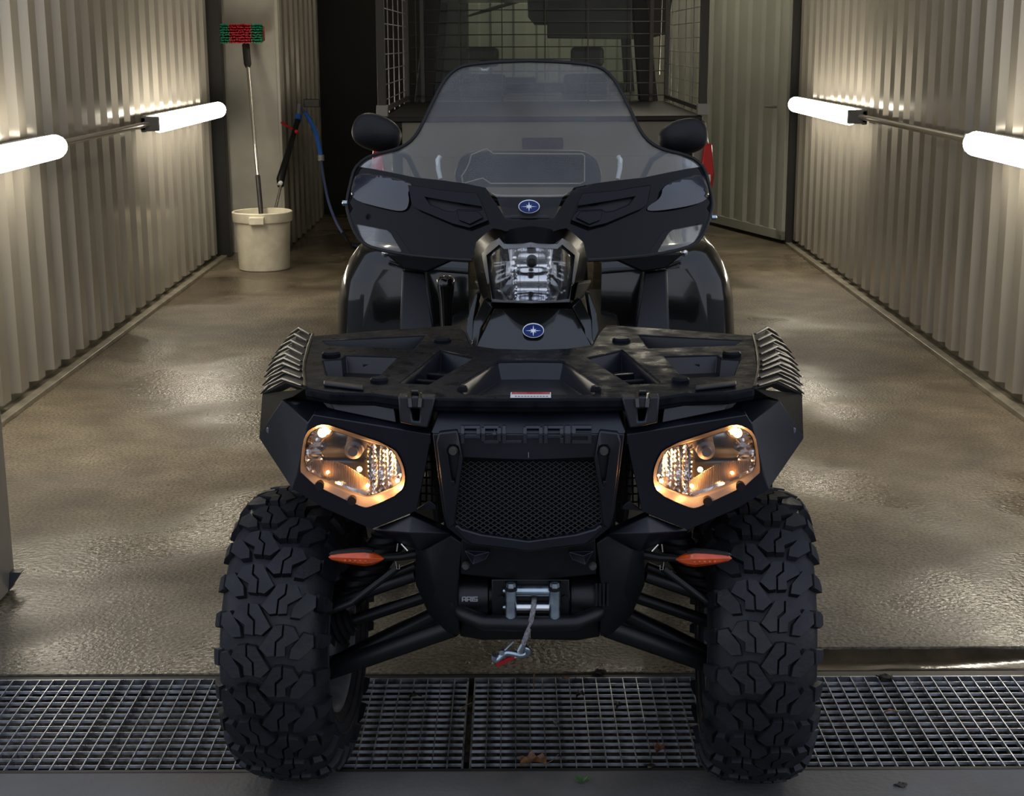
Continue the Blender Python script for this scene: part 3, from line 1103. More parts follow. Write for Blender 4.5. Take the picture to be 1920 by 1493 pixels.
# radiator behind
rd = MB().box((-.16, -.20, .56), (.16, -.17, .80))
B(rd, 'radiator', M['dark'], bevel=.004)
for k in range(9):
    MB().box((-.15, -.206, .575 + k * .024), (.15, -.20, .579 + k * .024)).build('radiator_fin', M['metalblk'], atv)

# ---- raised lettering P O L A R I S on the front panel


def letters(word, x0, x1, y0, y1, mapf, thick, gapf=.07, t=.17):
    """blocky wide letters; mapf(px, py) -> 3-D on the panel"""
    out_ = []
    n = sum(.55 if c == 'I' else 1.0 for c in word)
    u = (x1 - x0) / (n + gapf * (len(word) - 1))
    x = x0
    for c in word:
        wd_ = u * (.30 if c == 'I' else 1.0)
        mb = MB()

        def bar(a, b, c_, d, mb=mb, x=x, wd_=wd_):
            ya, yb = y0 + b * (y1 - y0), y0 + d * (y1 - y0)
            cuts = [ya, 811.9, yb] if ya < 811.9 < yb else [ya, yb]
            for u0, u1 in zip(cuts, cuts[1:]):
                P = [(x + a * wd_, u0), (x + c_ * wd_, u0), (x + c_ * wd_, u1), (x + a * wd_, u1)]
                mb.prism([mapf(*p) + Vector((0, -thick, 0)) for p in P], (0, thick + .002, 0))
        tt = t * (y1 - y0) / u * 1.2
        if c == 'P':
            bar(0, 0, tt, 1), bar(tt, 0, 1, t), bar(tt, .55, 1, .55 + t), bar(1 - tt, t, 1, .55)
        elif c == 'O':
            bar(0, .12, tt, .88), bar(.12, 0, .88, t), bar(.12, 1 - t, .88, 1), bar(1 - tt, .12, 1, .88)
        elif c == 'L':
            bar(0, 0, tt, 1), bar(tt, 1 - t, 1, 1)
        elif c == 'A':
            bar(0, .08, tt, 1), bar(tt * .6, 0, 1 - tt * .6, t), bar(1 - tt, .08, 1, 1), bar(tt, .55, 1 - tt, .55 + t)
        elif c == 'R':
            bar(0, 0, tt, 1), bar(tt, 0, 1, t), bar(tt, .52, .92, .52 + t), bar(1 - tt, t, 1, .52), bar(1 - tt, .52 + t, 1, 1)
        elif c == 'I':
            bar(0, 0, 1, 1)
        elif c == 'S':
            bar(0, 0, 1, t), bar(0, .42, 1, .42 + t), bar(0, 1 - t, 1, 1), bar(0, t, tt, .42), bar(1 - tt, .42 + t, 1, 1 - t)
        out_.append(mb)
        x += (u * .55 if c == 'I' else u) + gapf * u
        if c == 'I':
            x -= u * .25
    return out_


def star(mb, cxp, cyp, rx, ry, mapf, thick, n=8, inner=.22):
    P = []
    for k in range(n * 2):
        a = k * PI / n
        r = 1.0 if k % 4 == 0 else .52 if k % 2 == 0 else inner
        P.append((cxp + rx * r * math.cos(a), cyp - ry * r * math.sin(a)))
    vs = [mapf(*p) + Vector((0, -thick * .4, 0)) for p in P] + [mapf(cxp, cyp) + Vector((0, -thick, 0)), mapf(cxp, cyp)]
    m_ = len(P)
    mb.add(vs, [(i, (i + 1) % m_, m_) for i in range(m_)] + [((i + 1) % m_, i, m_ + 1) for i in range(m_)])
    return mb


for k, mb in enumerate(letters('POLARIS', 864, 1118, 797, 831, CP, .0045)):
    if k == 1:
        star(mb, 927, 814, 17, 15, CP, .005)
    mb.build('raised_letter', M['letter'], cpO, smooth=0, bevel=.0008)

# ---- chin panels, nose, side skirts
ch = MB().shell([A(697, 994, y=-.20), A(770, 966, y=-.245), A(845, 1000, y=-.235), A(845, 1006, y=-.23), A(785, 1034, y=-.215), A(762, 1024, y=-.205), A(768, 1000, y=-.262)],
                [(0, 1, 6), (1, 2, 6), (2, 3, 4, 6), (4, 5, 0, 6)], (0, .03, 0))
both(ch, 'chin_panel', M['plastic'], bevel=.002)
sk = MB().shell([A(779, 1030, y=-.20), A(800, 1028, y=-.22), A(845, 1003, y=-.235), A(868, 1018, y=-.25), A(859, 1100, y=-.235), A(861, 1194, y=-.22), A(842, 1190, y=-.17), A(804, 1154, y=-.15), A(779, 1096, y=-.16), A(815, 1100, y=-.225)],
                [(0, 1, 9, 8), (1, 2, 3, 4, 9), (4, 5, 6, 7, 9), (7, 8, 9)], (0, .12, 0))
both(sk, 'side_skirt', M['dark'], bevel=.004)
ns = sheet(symp([(CX, 1032), (884, 1019), (866, 1010), (864, 1078), (CX, 1092)]), lambda x, y: A(x, y, y=-.262 + (y - 1010) * .0002), (0, .03, 0))
nsO = B(ns, 'nose_panel', M['dark'], bevel=.003)
pk = MB().shell([A(871, 1033, y=-.268), A(919, 1035, y=-.268), A(910, 1050, y=-.278), A(887, 1059, y=-.278), A(890, 1042, y=-.262)], [(0, 1, 4), (1, 2, 3, 4), (3, 0, 4)], (0, .015, 0))
both(pk, 'nose_pocket', M['plastic'], (nsO, nsO), bevel=.001)
both(MB().lathe([(.001, -.012), (.005, -.012), (.0075, -.008), (.0075, 0)], 16, 'y', A(873.5, 1060, y=-.262)), 'nose_bolt', M['boltm'], (nsO, nsO))
# dark lattice in the side vent
vt = MB()
for k in range(7):
    p, q = A(788, 850 + k * 15, y=-.20), A(826, 852 + k * 15, y=-.21)
    vt.tube([p, q], .0018, 5)
for k in range(4):
    p, q = A(790 + k * 10, 835, y=-.203), A(788 + k * 11, 955, y=-.203)
    vt.tube([p, q], .0018, 5)
both(vt, 'side_vent_lattice', M['metalblk'], kind='stuff')
both(MB().prism([A(780, 957, y=-.235), A(806, 940, y=-.25), A(818, 948, y=-.25), A(818, 955, y=-.25)], (0, .01, 0)), 'vent_fin', M['plastic'], bevel=.001)

# ---- bumper tube, winch, fairlead
bp_ = [A(866, 1147, y=-.225), A(868, 1151, y=-.235), A(906, 1167, y=-.27), A(CX, 1170, y=-.275)]
bp_[3].x = 0
bp_.insert(3, A(911, 1168.5, y=-.272))
full = [*bp_[:4], bp_[4], *[mir(p) for p in bp_[3::-1]]]
bump = B(MB().tube(chaikin([tuple(p) for p in full], 1, False), .0150, 16), 'bumper_bar', M['metalblk'])
sk2 = MB().prism([A(862, 1136, y=-.20), A(892, 1168, y=-.235), A(CX, 1180, y=-.235), A(CX, 1200, y=-.22), A(905, 1202, y=-.20), A(862, 1194, y=-.19)], (0, .05, 0))
sk2.mirror()
B(sk2, 'lower_plate', M['dark'], bevel=.004)
y_w = -.20
wn_ = MB()
c0 = A(CX, 1124, y=y_w)
wn_.lathe([(.03, -.152), (.046, -.148), (.048, -.10), (.048, -.078), (.036, -.076), (.036, .076), (.048, .078), (.050, .125), (.044, .150), (.02, .152)], 32, 'x', (0, y_w + .02, c0.z))
winch = B(wn_, 'winch', M['metalblk'])
for mb in letters('ARIS', 866, 898, 1119, 1128, lambda x, y: A(x, y, y=y_w - .0275), .0012, t=.2):
    mb.build('printed_letter', M['greyprint'], winch, smooth=0)
for k in range(4):
    MB().box((.122 + k * .007, y_w - .036, c0.z + .0), (.126 + k * .007, y_w - .022, c0.z + .045)).build('housing_fin', M['metalblk'], winch)
fpz0, fpz1 = A(CX, 1166, y=-.245).z, A(CX, 1086, y=-.245).z
fxa = A(922, 1120, y=-.245).x
fp = MB().box((fxa, -.248, fpz0), (-fxa + .004, -.236, fpz1))
fair = B(fp, 'fairlead_plate', M['metalblk'], bevel=.002)
yr = -.272
for px in (958, 1040):
    a, b = A(px, 1107, y=yr), A(px, 1160, y=yr)
    x = a.x
    MB().tube([(x, yr, b.z), (x, yr, a.z)], .0105, 20).build('vertical_roller', M['steel'], fair)
    MB().tube([(x, yr, b.z - .006), (x, yr, b.z)], .0115, 16).build('roller_washer', M['dark'], fair)
    MB().tube([(x, yr, a.z), (x, yr, a.z + .006)], .0115, 16).build('roller_washer', M['dark'], fair)
    MB().tube([(x, yr, a.z + .006), (x, yr, a.z + .014)], [.009, .008], 6).build('hex_bolt', M['steel'], fair)
    MB().tube([(x, yr, b.z - .016), (x, yr, b.z - .006)], [.0055, .008], 10).build('lock_nut', M['steel'], fair)
    MB().box((x - .011, yr + .006, b.z - .010), (x + .011, -.240, b.z - .002)).box((x - .011, yr + .006, a.z + .002), (x + .011, -.240, a.z + .010)).build('roller_bracket', M['metalblk'], fair)
xa, xb = A(962, 1110, y=-.262).x, A(1036, 1110, y=-.262).x
for py in (1110, 1141):
    z = A(CX, py, y=-.262).z
    MB().tube([(xa, -.258, z), (xb, -.258, z)], .0098, 20).build('horizontal_roller', M['bright'] if py > 1120 else M['steel'], fair)
    MB().tube([(A(943, py, y=-.262).x, -.258, z), (A(949, py, y=-.262).x, -.258, z)], [.004, .006], 10).build('pin_end', M['steel'], fair)
for px in (941, 1059):
    c = A(px, 1121, y=-.248)
    MB().lathe([(.001, -.007), (.0068, -.007), (.0068, 0)], 6, 'y', (c.x, -.248, c.z)).build('plate_bolt', M['metalblk'], fair)
# rope: three strands braided
cen_ = chaikin([tuple(A(1002, 1122, y=-.250)), tuple(A(1001, 1131, y=-.276)), tuple(A(999, 1150, y=-.284)), tuple(A(992, 1178, y=-.286)), tuple(A(984, 1200, y=-.288)), tuple(A(979, 1214, y=-.288))], 3, False)
rp = MB()
for s_ in range(4):
    pts = []
    for i, c in enumerate(cen_):
        a = i * .55 * (1 if s_ % 2 else -1) + s_ * PI / 2
        pts.append((c[0] + .0019 * math.cos(a), c[1] + .0019 * math.sin(a), c[2]))
    rp.tube(pts, .0031, 8)
B(rp, 'winch_rope', mat('grey_synthetic_rope', (.22, .21, .22), .7, var=.4, vscale=300))
MB().tube([A(982, 1208, y=-.288), A(975, 1222, y=-.286)], [.0062, .007], 12).build('thimble', M['steel'], atv)
# hook with latch and red strap
hkp = [A(978, 1214, y=-.286), A(990, 1219, y=-.28), A(992, 1225, y=-.275), A(980, 1230, y=-.272), A(962, 1226, y=-.27), A(948, 1224, y=-.27), A(938, 1232, y=-.272), A(929, 1239, y=-.276), A(925, 1235, y=-.278), A(928, 1229, y=-.28)]
hko = MB().tube(chaikin([tuple(p) for p in hkp], 2, False), .0062, 12).build('tow_hook', M['steel'], atv)
MB().tube([A(942, 1224, y=-.272), A(952, 1214, y=-.265), A(963, 1203, y=-.26)], .0018, 8).build('hook_latch', M['steel'], hko)
MB().lathe([(.001, -.005), (.005, -.005), (.005, .005), (.001, .005)], 12, 'y', A(941, 1223, y=-.276)).build('hook_pin', M['steel'], hko)
MB().prism([A(929, 1244, y=-.268), A(965, 1229, y=-.272), A(967, 1235, y=-.270), A(932, 1251, y=-.266)], (0, .003, 0)).build('hook_strap', M['red'], hko, label='red strap')
MB().prism([A(963, 1228, y=-.275), A(975, 1222, y=-.275), A(974, 1234, y=-.275), A(965, 1234, y=-.275)], (0, .004, 0)).build('stitching', M['white'], hko)

# ---- turn signals
SIG = []
for s_ in (-1, 1):
    f = (lambda v: v) if s_ < 0 else mir
    a, b = A(616, 1045, y=-.20), A(720, 1048, y=-.215)
    prof = [(0, .001), (.05, .005), (.18, .0085), (.45, .0125), (.66, .0145), (.80, .012), (.93, .006), (1, .001)]
    loops = []
    for t, r in prof:
        c = a.lerp(b, t)
        loops.append([f(c + Vector((0, -math.cos(q * PI / 4 + PI / 8) * r * 1.2, math.sin(q * PI / 4 + PI / 8) * r))) for q in range(8)])
    so = MB().loft(loops).build('turn_signal', M['orange'], atv, smooth=20, bevel=.001)
    loops = []
    for t, r in prof[:6]:
        c = a.lerp(b, t) + Vector((0, .006, .004))
        loops.append([f(c + Vector((0, -math.cos(q * PI / 4 + PI / 8) * r * 1.15, math.sin(q * PI / 4 + PI / 8) * r * 1.02))) for q in range(8)])
    MB().loft(loops).build('signal_housing', M['dark'], so, smooth=20)
    for k in range(5):
        MB().lathe([(.0008, -.0012), (.0028, 0), (.0008, .0012)], 8, 'y', f(a.lerp(b, .32 + k * .09) + Vector((0, -.0155, -.001)))).build('lamp_dot', M['orange'], so)
    MB().tube([f(A(712, 1046, y=-.20)), f(A(750, 1044, y=-.19)), f(A(790, 1036, y=-.18))], [.006, .008, .010], 10).build('signal_stalk', M['dark'], so)
    MB().tube([f(A(744, 1034, y=-.21)), f(A(746, 1019, y=-.21))], .0016, 6).tube([f(A(752, 1020, y=-.21)), f(A(764, 1033, y=-.21))], .0016, 6).tube([f(A(742, 1053, y=-.21)), f(A(744, 1067, y=-.21)), f(A(749, 1067, y=-.21)), f(A(749, 1058, y=-.21))], .0012, 6).build('wire_clip', M['alu'], so)

# ---- suspension
sus = MB()


def both_tube(path, r, name, m, n=14):
    return both(MB().tube(path, r, n), name, m)


both_tube([A(606, 1140, y=-.06), A(780, 1080, y=-.10)], .0105, 'upper_arm', M['metalblk'])
both_tube([A(606, 1128, y=.06), A(780, 1062, y=.05)], .011, 'upper_arm', M['metalblk'])
both_tube([A(656, 1166, y=.0), A(800, 1118, y=.0)], .0125, 'drive_shaft', M['metalblk'])
both_tube([A(602, 1262, y=-.06), A(850, 1176, y=-.12)], .0195, 'lower_arm', M['metalblk'])
both_tube([A(602, 1258, y=.04), A(840, 1140, y=.08)], .0185, 'lower_arm', M['metalblk'])
both_tube([A(585, 1160, y=-.12), A(660, 1130, y=-.13), A(745, 1066, y=-.14)], .0065, 'steering_rod', M['metalblk'], 10)
both_tube([A(650, 1120, y=.02), A(740, 1000, y=.06)], .034, 'shock_absorber', M['dark'], 16)
spr = []
p0, p1 = A(640, 1128, y=.02), A(742, 990, y=.06)
for i in range(90):
    t = i / 89
    c = p0.lerp(p1, t)
    a = t * 7 * 2 * PI
    spr.append(c + Vector((math.cos(a) * .038, math.sin(a) * .038, 0)))
both(MB().tube(spr, .006, 6), 'coil_spring', M['metalblk'])
bo_ = []
p0, p1 = A(592, 1190, y=.0), A(664, 1163, y=.0)
ax = (p1 - p0).normalized()
for i in range(15):
    t = i / 14
    r = (.056 - .034 * t) * (1.12 if i % 2 == 0 else .86)
    bo_.append((p0.lerp(p1, t), r))
both(MB().tube([p for p, r in bo_], [r for p, r in bo_], 24), 'rubber_boot', M['softrub'])
both(MB().tube([A(655, 1167, y=.0), A(663, 1164, y=.0)], .0165, 20), 'boot_clamp', M['rim'])
both(MB().tube([A(612, 1215, y=.0), A(598, 1150, y=.0)], [.05, .03], 16), 'steering_knuckle', M['metalblk'])

# ---- wheels
HP_ = [(0, .3145), (.03, .3140), (.062, .3100), (.084, .3020), (.098, .2880), (.107, .268), (.110, .240), (.106, .210), (.095, .185), (.086, .176)]


def prof_at(s):
    """point on the tyre section at arc length |s| from the centre line"""
    sg = 1 if s >= 0 else -1
    s = abs(s)
    for i in range(len(HP_) - 1):
        a, b = HP_[i], HP_[i + 1]
        d = math.hypot(b[0] - a[0], b[1] - a[1])
        if s <= d or i == len(HP_) - 2:
            t = s / d
            x, r = a[0] + (b[0] - a[0]) * t, a[1] + (b[1] - a[1]) * t
            nx, nr = (a[1] - b[1]) / d, (b[0] - a[0]) / d
            return sg * x, r, sg * nx, nr
        s -= d


def tyre_mesh(NL=24, full_=True):
    t = MB()
    pr_ = [(r, x) for x, r in reversed(HP_)] + [(r, -x) for x, r in HP_[1:]]
    pr_ = [(r, -x) for r, x in pr_]
    pr_ += [(.160, .080), (.160, -.080)]
    t.lathe(pr_, 96, 'x', cap=False)
    n = len(pr_)
    t.f += [((n - 1) * 96 + i, (n - 1) * 96 + (i + 1) % 96, (i + 1) % 96, i) for i in range(96)]
    pitch = 2 * PI / NL

    def lug(P, hgt, ph, shrink=.90):
        cu = sum(p[0] for p in P) / len(P)
        cv = sum(p[1] for p in P) / len(P)
        lo, hi = [], []
        for (u, v) in P:
            for lst, hh, k in ((lo, -.004, 1.06), (hi, hgt, shrink)):
                uu, vv = cu + (u - cu) * k, cv + (v - cv) * k
                x, r, nx, nr = prof_at(uu)
                ang = ph + vv / .31
                rr = r + nr * hh
                xx = x + nx * hh
                lst.append((xx, rr * math.cos(ang), rr * math.sin(ang)))
        t.loft([lo, hi])

    for k in range(NL):
        for sg in (-1, 1):
            ph = k * pitch + (pitch / 2 if sg > 0 else 0)
            # centre chevron block
            P = [(.002, -.012), (.018, -.036), (.034, -.038), (.033, -.016), (.021, -.004), (.020, .025), (.006, .027), (-.012, .010)]
            lug([(sg * u, v) for u, v in P], .0150, ph + random.uniform(-.004, .004), .95)
            P = [(.037, -.038), (.057, -.034), (.066, -.012), (.040, .006), (.040, .024), (.023, .026), (.024, -.002), (.036, -.014)]
            lug([(sg * u, v) for u, v in P], .0150, ph + random.uniform(-.004, .004), .95)
            # narrow sipe bar beside it
            P = [(.050, .010), (.074, -.024), (.090, -.020), (.092, .006), (.064, .034), (.046, .032)]
            lug([(sg * u, v) for u, v in P], .0125, ph)
            # shoulder block running down the side wall
            w1 = .018 if k % 2 else .024
            P = [(.094, -.030), (.112, -.030 + (.004 if k % 2 else 0)), (.138 + (.008 if k % 2 else 0), -.024), (.138, .000), (.110, w1 * .4), (.094, w1 * .3)]
            lug([(sg * u, v) for u, v in P], .0125, ph + .02)
    # circumferential rib lines on the side wall
    for sg in (-1, 1):
        for r_ in (.225, .200):
            x = .1085 if r_ > .21 else .1015
            t.lathe([(r_ - .003, sg * x), (r_, sg * (x + .0025)), (r_ + .003, sg * x)], 64, 'x', cap=False)
    return t


def rim_mesh(out):
    """out = +1/-1: side of the outer face along x"""
    m_ = MB()
    o = out
    m_.lathe([(.178, -o * .092), (.170, -o * .090), (.160, -o * .080), (.152, -o * .060), (.150, o * .02), (.152, o * .06), (.165, o * .085), (.178, o * .092), (.180, o * .088), (.166, o * .078), (.158, o * .04), (.158, -o * .06), (.168, -o * .084), (.180, -o * .088)], 64, 'x', cap=False)
    # disc with spokes
    for k in range(8):
        a = k * PI / 4
        for hw_ in (.16,):
            P = []
            for r_, w_ in ((.045, .020), (.152, .030)):
                for q in (-1, 1):
                    P.append((o * .045, r_ * math.cos(a) - q * w_ * math.sin(a), r_ * math.sin(a) + q * w_ * math.cos(a)))
            m_.prism([P[0], P[1], P[3], P[2]], (o * .014, 0, 0))
    m_.lathe([(.001, o * .03), (.055, o * .03), (.060, o * .04), (.055, o * .065), (.001, o * .07)], 32, 'x', cap=False)
    return m_


def wheel(name, x, y, steer, out, R_=.33):
    t = tyre_mesh().build(name, M['rubber'], atv, smooth=30)
    t.location = (x, y, .3275)
    t.rotation_euler = (random.uniform(0, 1), 0, 0)
    piv = Matrix.Rotation(steer, 4, 'Z') @ Matrix.Rotation(.35 + (0.1 if out > 0 else 0), 4, 'X')
    t.matrix_basis = Matrix.Translation((x, y, .3048)) @ piv @ Matrix.Diagonal((.95, .924, .924, 1))
    rim_mesh(out).build('rim', M['rim'], t, smooth=40)
    hb_ = MB().lathe([(.001, -out * .03), (.085, -out * .03), (.085, -out * .024), (.03, -out * .02), (.03, out * .03), (.001, out * .03)], 32, 'x', cap=False)
    hb_.build('brake_disc', M['metalblk'], t)
    return t


wheel('front_wheel', -.484, .073, R(-3.6), -1)
wheel('front_wheel', .457, .073, R(-2.3), 1)
wheel('rear_wheel', -.45, 1.36, 0, -1)
wheel('rear_wheel', .45, 1.36, 0, 1)
B(MB().tube([(-.40, 1.36, .33), (.40, 1.36, .33)], .03, 14), 'rear_axle', M['metalblk'])

# ---- hood between rack and handlebar pod
hd_ = MB().shell([A(925, 578, y=.44), A(CX + 5, 575, y=.43), A(1074, 578, y=.44), A(1114, 654, y=.345), A(CX + 8, 659, y=.325), A(890, 654, y=.345)],
                 [(0, 1, 4, 5), (1, 2, 3, 4)], (0, .03, -.02))
hood = B(hd_, 'hood', M['gloss'], bevel=.004, smooth=50)


def oval(mb_m, name, px, py, rx, ry, yl, m, par, th=.003, dome=0.0, n=40, tilt=0.0, mapf=None):
    vs = []
    mp_ = mapf or (lambda x, y: A(x, y, y=yl))
    c = mp_(px, py)
    lo_ = [mp_(px + rx * math.cos(a), py + ry * math.sin(a)) for a in [k * 2 * PI / n for k in range(n)]]
    hi_ = [p + Vector((0, -th, 0)) for p in lo_]
    mb = MB().loft([lo_, hi_])
    return mb.build(name, m, par, smooth=30)


def badge(px, py, rx, ry, mapf, par):
    o = oval(None, 'badge', px, py, rx, ry, 0, M['silver'], par, .004, mapf=mapf)
    o2 = oval(None, 'badge_field', px, py, rx * .93, ry * .90, 0, M['blue'], o, .0055, mapf=mapf)
    st_ = star(MB(), px, py, rx * .76, ry * .76, lambda x, y: mapf(x, y) + Vector((0, -.0055, 0)), .0022, inner=.24)
    st_.build('badge_star', M['silver'], o, smooth=0)
    return o


def HM(px, py):
    t = (py - 576) / 80
    return A(px, py, y=.43 - .105 * t) + Vector((0, -.002, 0))


badge(1000, 619, 20, 13.5, HM, hood)
# glossy blades on both sides of the hood
bl = MB()
bl.shell([A(908, 560, y=.45), A(924, 577, y=.44), A(900, 618, y=.385), A(894, 652, y=.35), A(884, 646, y=.36), A(888, 600, y=.42)], [(0, 1, 2, 5), (2, 3, 4, 5)], (.006, .03, 0))
bl.shell([A(892, 548, y=.47), A(896, 552, y=.465), A(888, 600, y=.43), A(887, 642, y=.37), A(881, 640, y=.375), A(873, 622, y=.40), A(880, 580, y=.44)], [(0, 1, 2, 6), (2, 3, 4, 5, 6)], (.006, .03, 0))
both(bl, 'hood_blade', M['gloss'], bevel=.002, smooth=20)

# ---- handlebar pod with its headlight
pc = 995.0


def symq(half, c=995.0):
    return half + [(2 * c - x, y) for x, y in reversed(half) if abs(x - c) > .5]


podO = symq([(pc, 424), (970, 427), (948, 432), (936, 427), (924, 425), (908, 437), (893, 452), (888, 484), (893, 515), (899, 545), (908, 562), (922, 570), (pc, 572)])
frmO = symq([(pc, 455), (945, 458), (936, 447), (920, 455), (903, 476), (908, 505), (914, 533), (918, 533), (922, 567), (pc, 569)])
lnsO = symq([(pc, 464), (945, 467), (936, 459), (912, 479), (917, 525), (923, 562), (pc, 566)])


def PD(px, py, dy=0.0):
    return A(px, py, y=.375 + .0009 * abs(py - 510) * .3 + .00006 * (px - pc) ** 2 * .25 + dy)


backl = polar(podO, 96, (997, 512))
podm = MB()
l1_ = [PD(x, y, .16) for x, y in backl]
l2_ = [PD(x, y, .016) for x, y in backl]
l3_ = [PD(x, y, -.002) for x, y in polar(frmO, 96, (997, 512))]
podm.loft([l1_, l2_, l3_], cap=False)
podO_ = B(podm, 'handlebar_pod', M['podp'], smooth=30)
fm_ = sheet(frmO, lambda x, y: PD(x, y, -.006), (0, .016, 0), [lnsO])
pl2 = B(fm_, 'pod_headlight', M['bezel'], bevel=.0015)


def pbowl(x, y):
    r = math.hypot((x - 997) / 84, (y - 505) / 60)
    d = .014 + .06 * max(0, 1 - r * r)
    if abs(x - 997) < 30:
        d += .008 * math.cos((y - 495) * .11)
    else:
        d += .0016 * math.cos(math.atan2(y - 490, x - 997) * 22)
    return PD(x, y, d)


MBs = sheet(lnsO, pbowl, (0, .002, 0), step=4.5)
MBs.build('reflector', M['chrome'], pl2, smooth=25)
MB().lathe([(.001, -.03), (.0085, -.028), (.012, -.018), (.012, .03)], 24, 'y', PD(997, 491, .03)).build('bulb_shield', M['dark'], pl2)
pr_ = MB()
for k in range(18):
    x = 930 + k * 7.7
    pr_.tube([PD(x, 548, .012), PD(x, 565, .010)], .0011, 5)
for x in (946, 960, 975, 1010, 1028, 1046):
    pr_.tube([PD(x, 470, .011), PD(x, 562, .010)], .0006, 4)
for y in (534, 543):
    pr_.tube([PD(918, y, .012), PD(946, y - 5, .012)], .0006, 4).tube([PD(1072, y, .012), PD(1044, y - 5, .012)], .0006, 4)
pr_.build('lens_ribs', M['lens'], pl2, kind='stuff')
sheet(lnsO, lambda x, y: PD(x, y, .006), (0, .0015, 0), step=12).build('lamp_lens', M['lens'], pl2, smooth=60)
cp2 = MB().prism([PD(890, 528, .03), PD(914, 532, .004), PD(922, 568, .004), PD(905, 560, .03)], (0, .03, 0))
cp2.add([], [])
both(cp2, 'pod_cheek', M['dark'], bevel=.002)

# ---- windscreen with its black fairing
WC = 993.0
top_half = [(WC, 114), (930, 116), (872, 122), (850, 132), (830, 155), (812, 190), (797, 222), (783, 250), (766, 269), (742, 281), (702, 290), (682, 299), (664, 317), (657, 345), (651, 372), (650, 386), (656, 412), (668, 441), (681, 456), (700, 466), (760, 478), (830, 485), (885, 488)]
winO = symq(top_half + [(892, 455), (908, 440), (924, 428), (936, 430), (948, 434), (970, 430), (WC, 427)], WC)


def yw(px, py):
    u = (px - WC) / 343
    return .395 + (487 - py) / 374 * .27 + .17 * u * u


def WS(px, py, dy=0.0):
    return A(px, py, y=yw(px, py) + dy)


# the black fairing: the lower part, with a clear lower corner each side
fairO = symq([(WC, 409), (947, 409), (931, 384), (910, 352), (871, 344), (827, 338), (779, 333), (736, 324), (700, 317), (667, 312), (660, 330), (651, 372), (650, 386), (656, 412), (665, 436), (692, 464), (760, 478), (830, 485), (885, 488), (892, 455), (908, 440), (924, 428), (936, 430), (948, 434), (970, 430), (WC, 427)], WC)
cornL = [(667, 420), (725, 431), (733, 438), (752, 470), (752, 475), (701, 463), (685, 455), (675, 441)]
cornR = [(2 * WC - x, y) for x, y in reversed(cornL)]
clearO = symq([(WC, 117), (930, 119), (872, 125), (850, 135), (832, 158), (814, 193), (799, 224), (785, 252), (768, 271), (744, 283), (704, 292), (684, 301), (667, 313), (700, 318), (736, 325), (779, 334), (827, 339), (871, 345), (910, 353), (931, 370), (WC, 370)], WC)
bandO = symq([(WC, 370), (931, 370), (947, 409), (WC, 409)], WC)
ws = sheet(clearO, WS, (0, .003, 0), step=16)
wsO = B(ws, 'windscreen', M['screen'], smooth=60)
fg = sheet(fairO, lambda x, y: WS(x, y, -.001), (0, .006, 0), [cornL, cornR], step=14)
fgO = B(fg, 'fairing', M['fairp'], wsO, smooth=60)
sheet(bandO, lambda x, y: WS(x, y, .0), (0, .003, 0), step=12).build('smoked_band', M['smoke'], wsO, smooth=60)
for cc in (cornL, cornR):
    sheet(cc, lambda x, y: WS(x, y, .0), (0, .003, 0), step=10).build('clear_corner', M['screen'], wsO, smooth=60)
for sgn in (0, 1):
    P = [(727, 431), (742, 434), (775, 482), (755, 478), (753, 470), (734, 438)]
    P = P if not sgn else [(2 * WC - x, y) for x, y in reversed(P)]
    sheet(P, lambda x, y: WS(x, y, -.003), (0, .003, 0)).build('fairing_flash', M['ventp'], wsO)
# black rubber edge all round
edge = chaikin(top_half, 1, False)
ep = [WS(x, y, .0) for x, y in edge]
ef = [WS(2 * WC - x, y, .0) for x, y in reversed(edge)]
B(MB().tube([*ep[::-1], *ef[::-1]], .0042, 8), 'edge_trim', M['softrub'], wsO)
badge(992, 387, 20, 12.5, lambda x, y: WS(x, y, -.006), wsO)
# hand guards as glossy panels added on the wings for bluish sky reflections
for P in ([(669, 322), (735, 331), (776, 345), (764, 358), (768, 378), (760, 398), (720, 391), (657, 374), (659, 345)],
          [(1243, 346), (1318, 322), (1327, 345), (1331, 372), (1298, 386), (1216, 398), (1212, 388), (1240, 372)]):
    P = chaikin(P, 2)
    gx = sum(p[0] for p in P) / len(P)
    gy = sum(p[1] for p in P) / len(P)
    o = sheet(P, lambda x, y: WS(x, y, -.004 - .010 * max(0, 1 - ((x - gx) / 75) ** 2 - ((y - gy) / 45) ** 2)), (0, .004, 0), step=7)
    o.build('hand_guard', M['guard'], fgO, smooth=70)
# raised vents
vo = [(765, 347), (800, 352), (825, 357), (894, 363), (904, 384), (915, 413), (880, 427), (848, 419), (783, 392), (772, 384)]
slot = [(796, 369), (840, 377), (903, 387), (905, 394), (898, 395), (858, 393), (850, 398), (835, 396), (806, 384)]
for sgn in (0, 1):
    g_ = (lambda P: P) if not sgn else (lambda P: [(2 * WC - x, y) for x, y in reversed(P)])
    v = sheet(g_(vo), lambda x, y: WS(x, y, -.012), (0, .012, 0), [g_(slot)], step=18)
    vob = v.build('fairing_vent', M['ventp'], fgO, bevel=.002)
    sheet(g_([(856, 395), (897, 397), (906, 408), (880, 421), (860, 413)]), lambda x, y: WS(x, y, -.017), (0, .01, 0)).build('vent_boss', M['ventp'], fgO, bevel=.002)
    sheet(g_(slot), lambda x, y: WS(x, y, -.002), (0, .002, 0)).build('vent_slot', M['dark'], fgO)
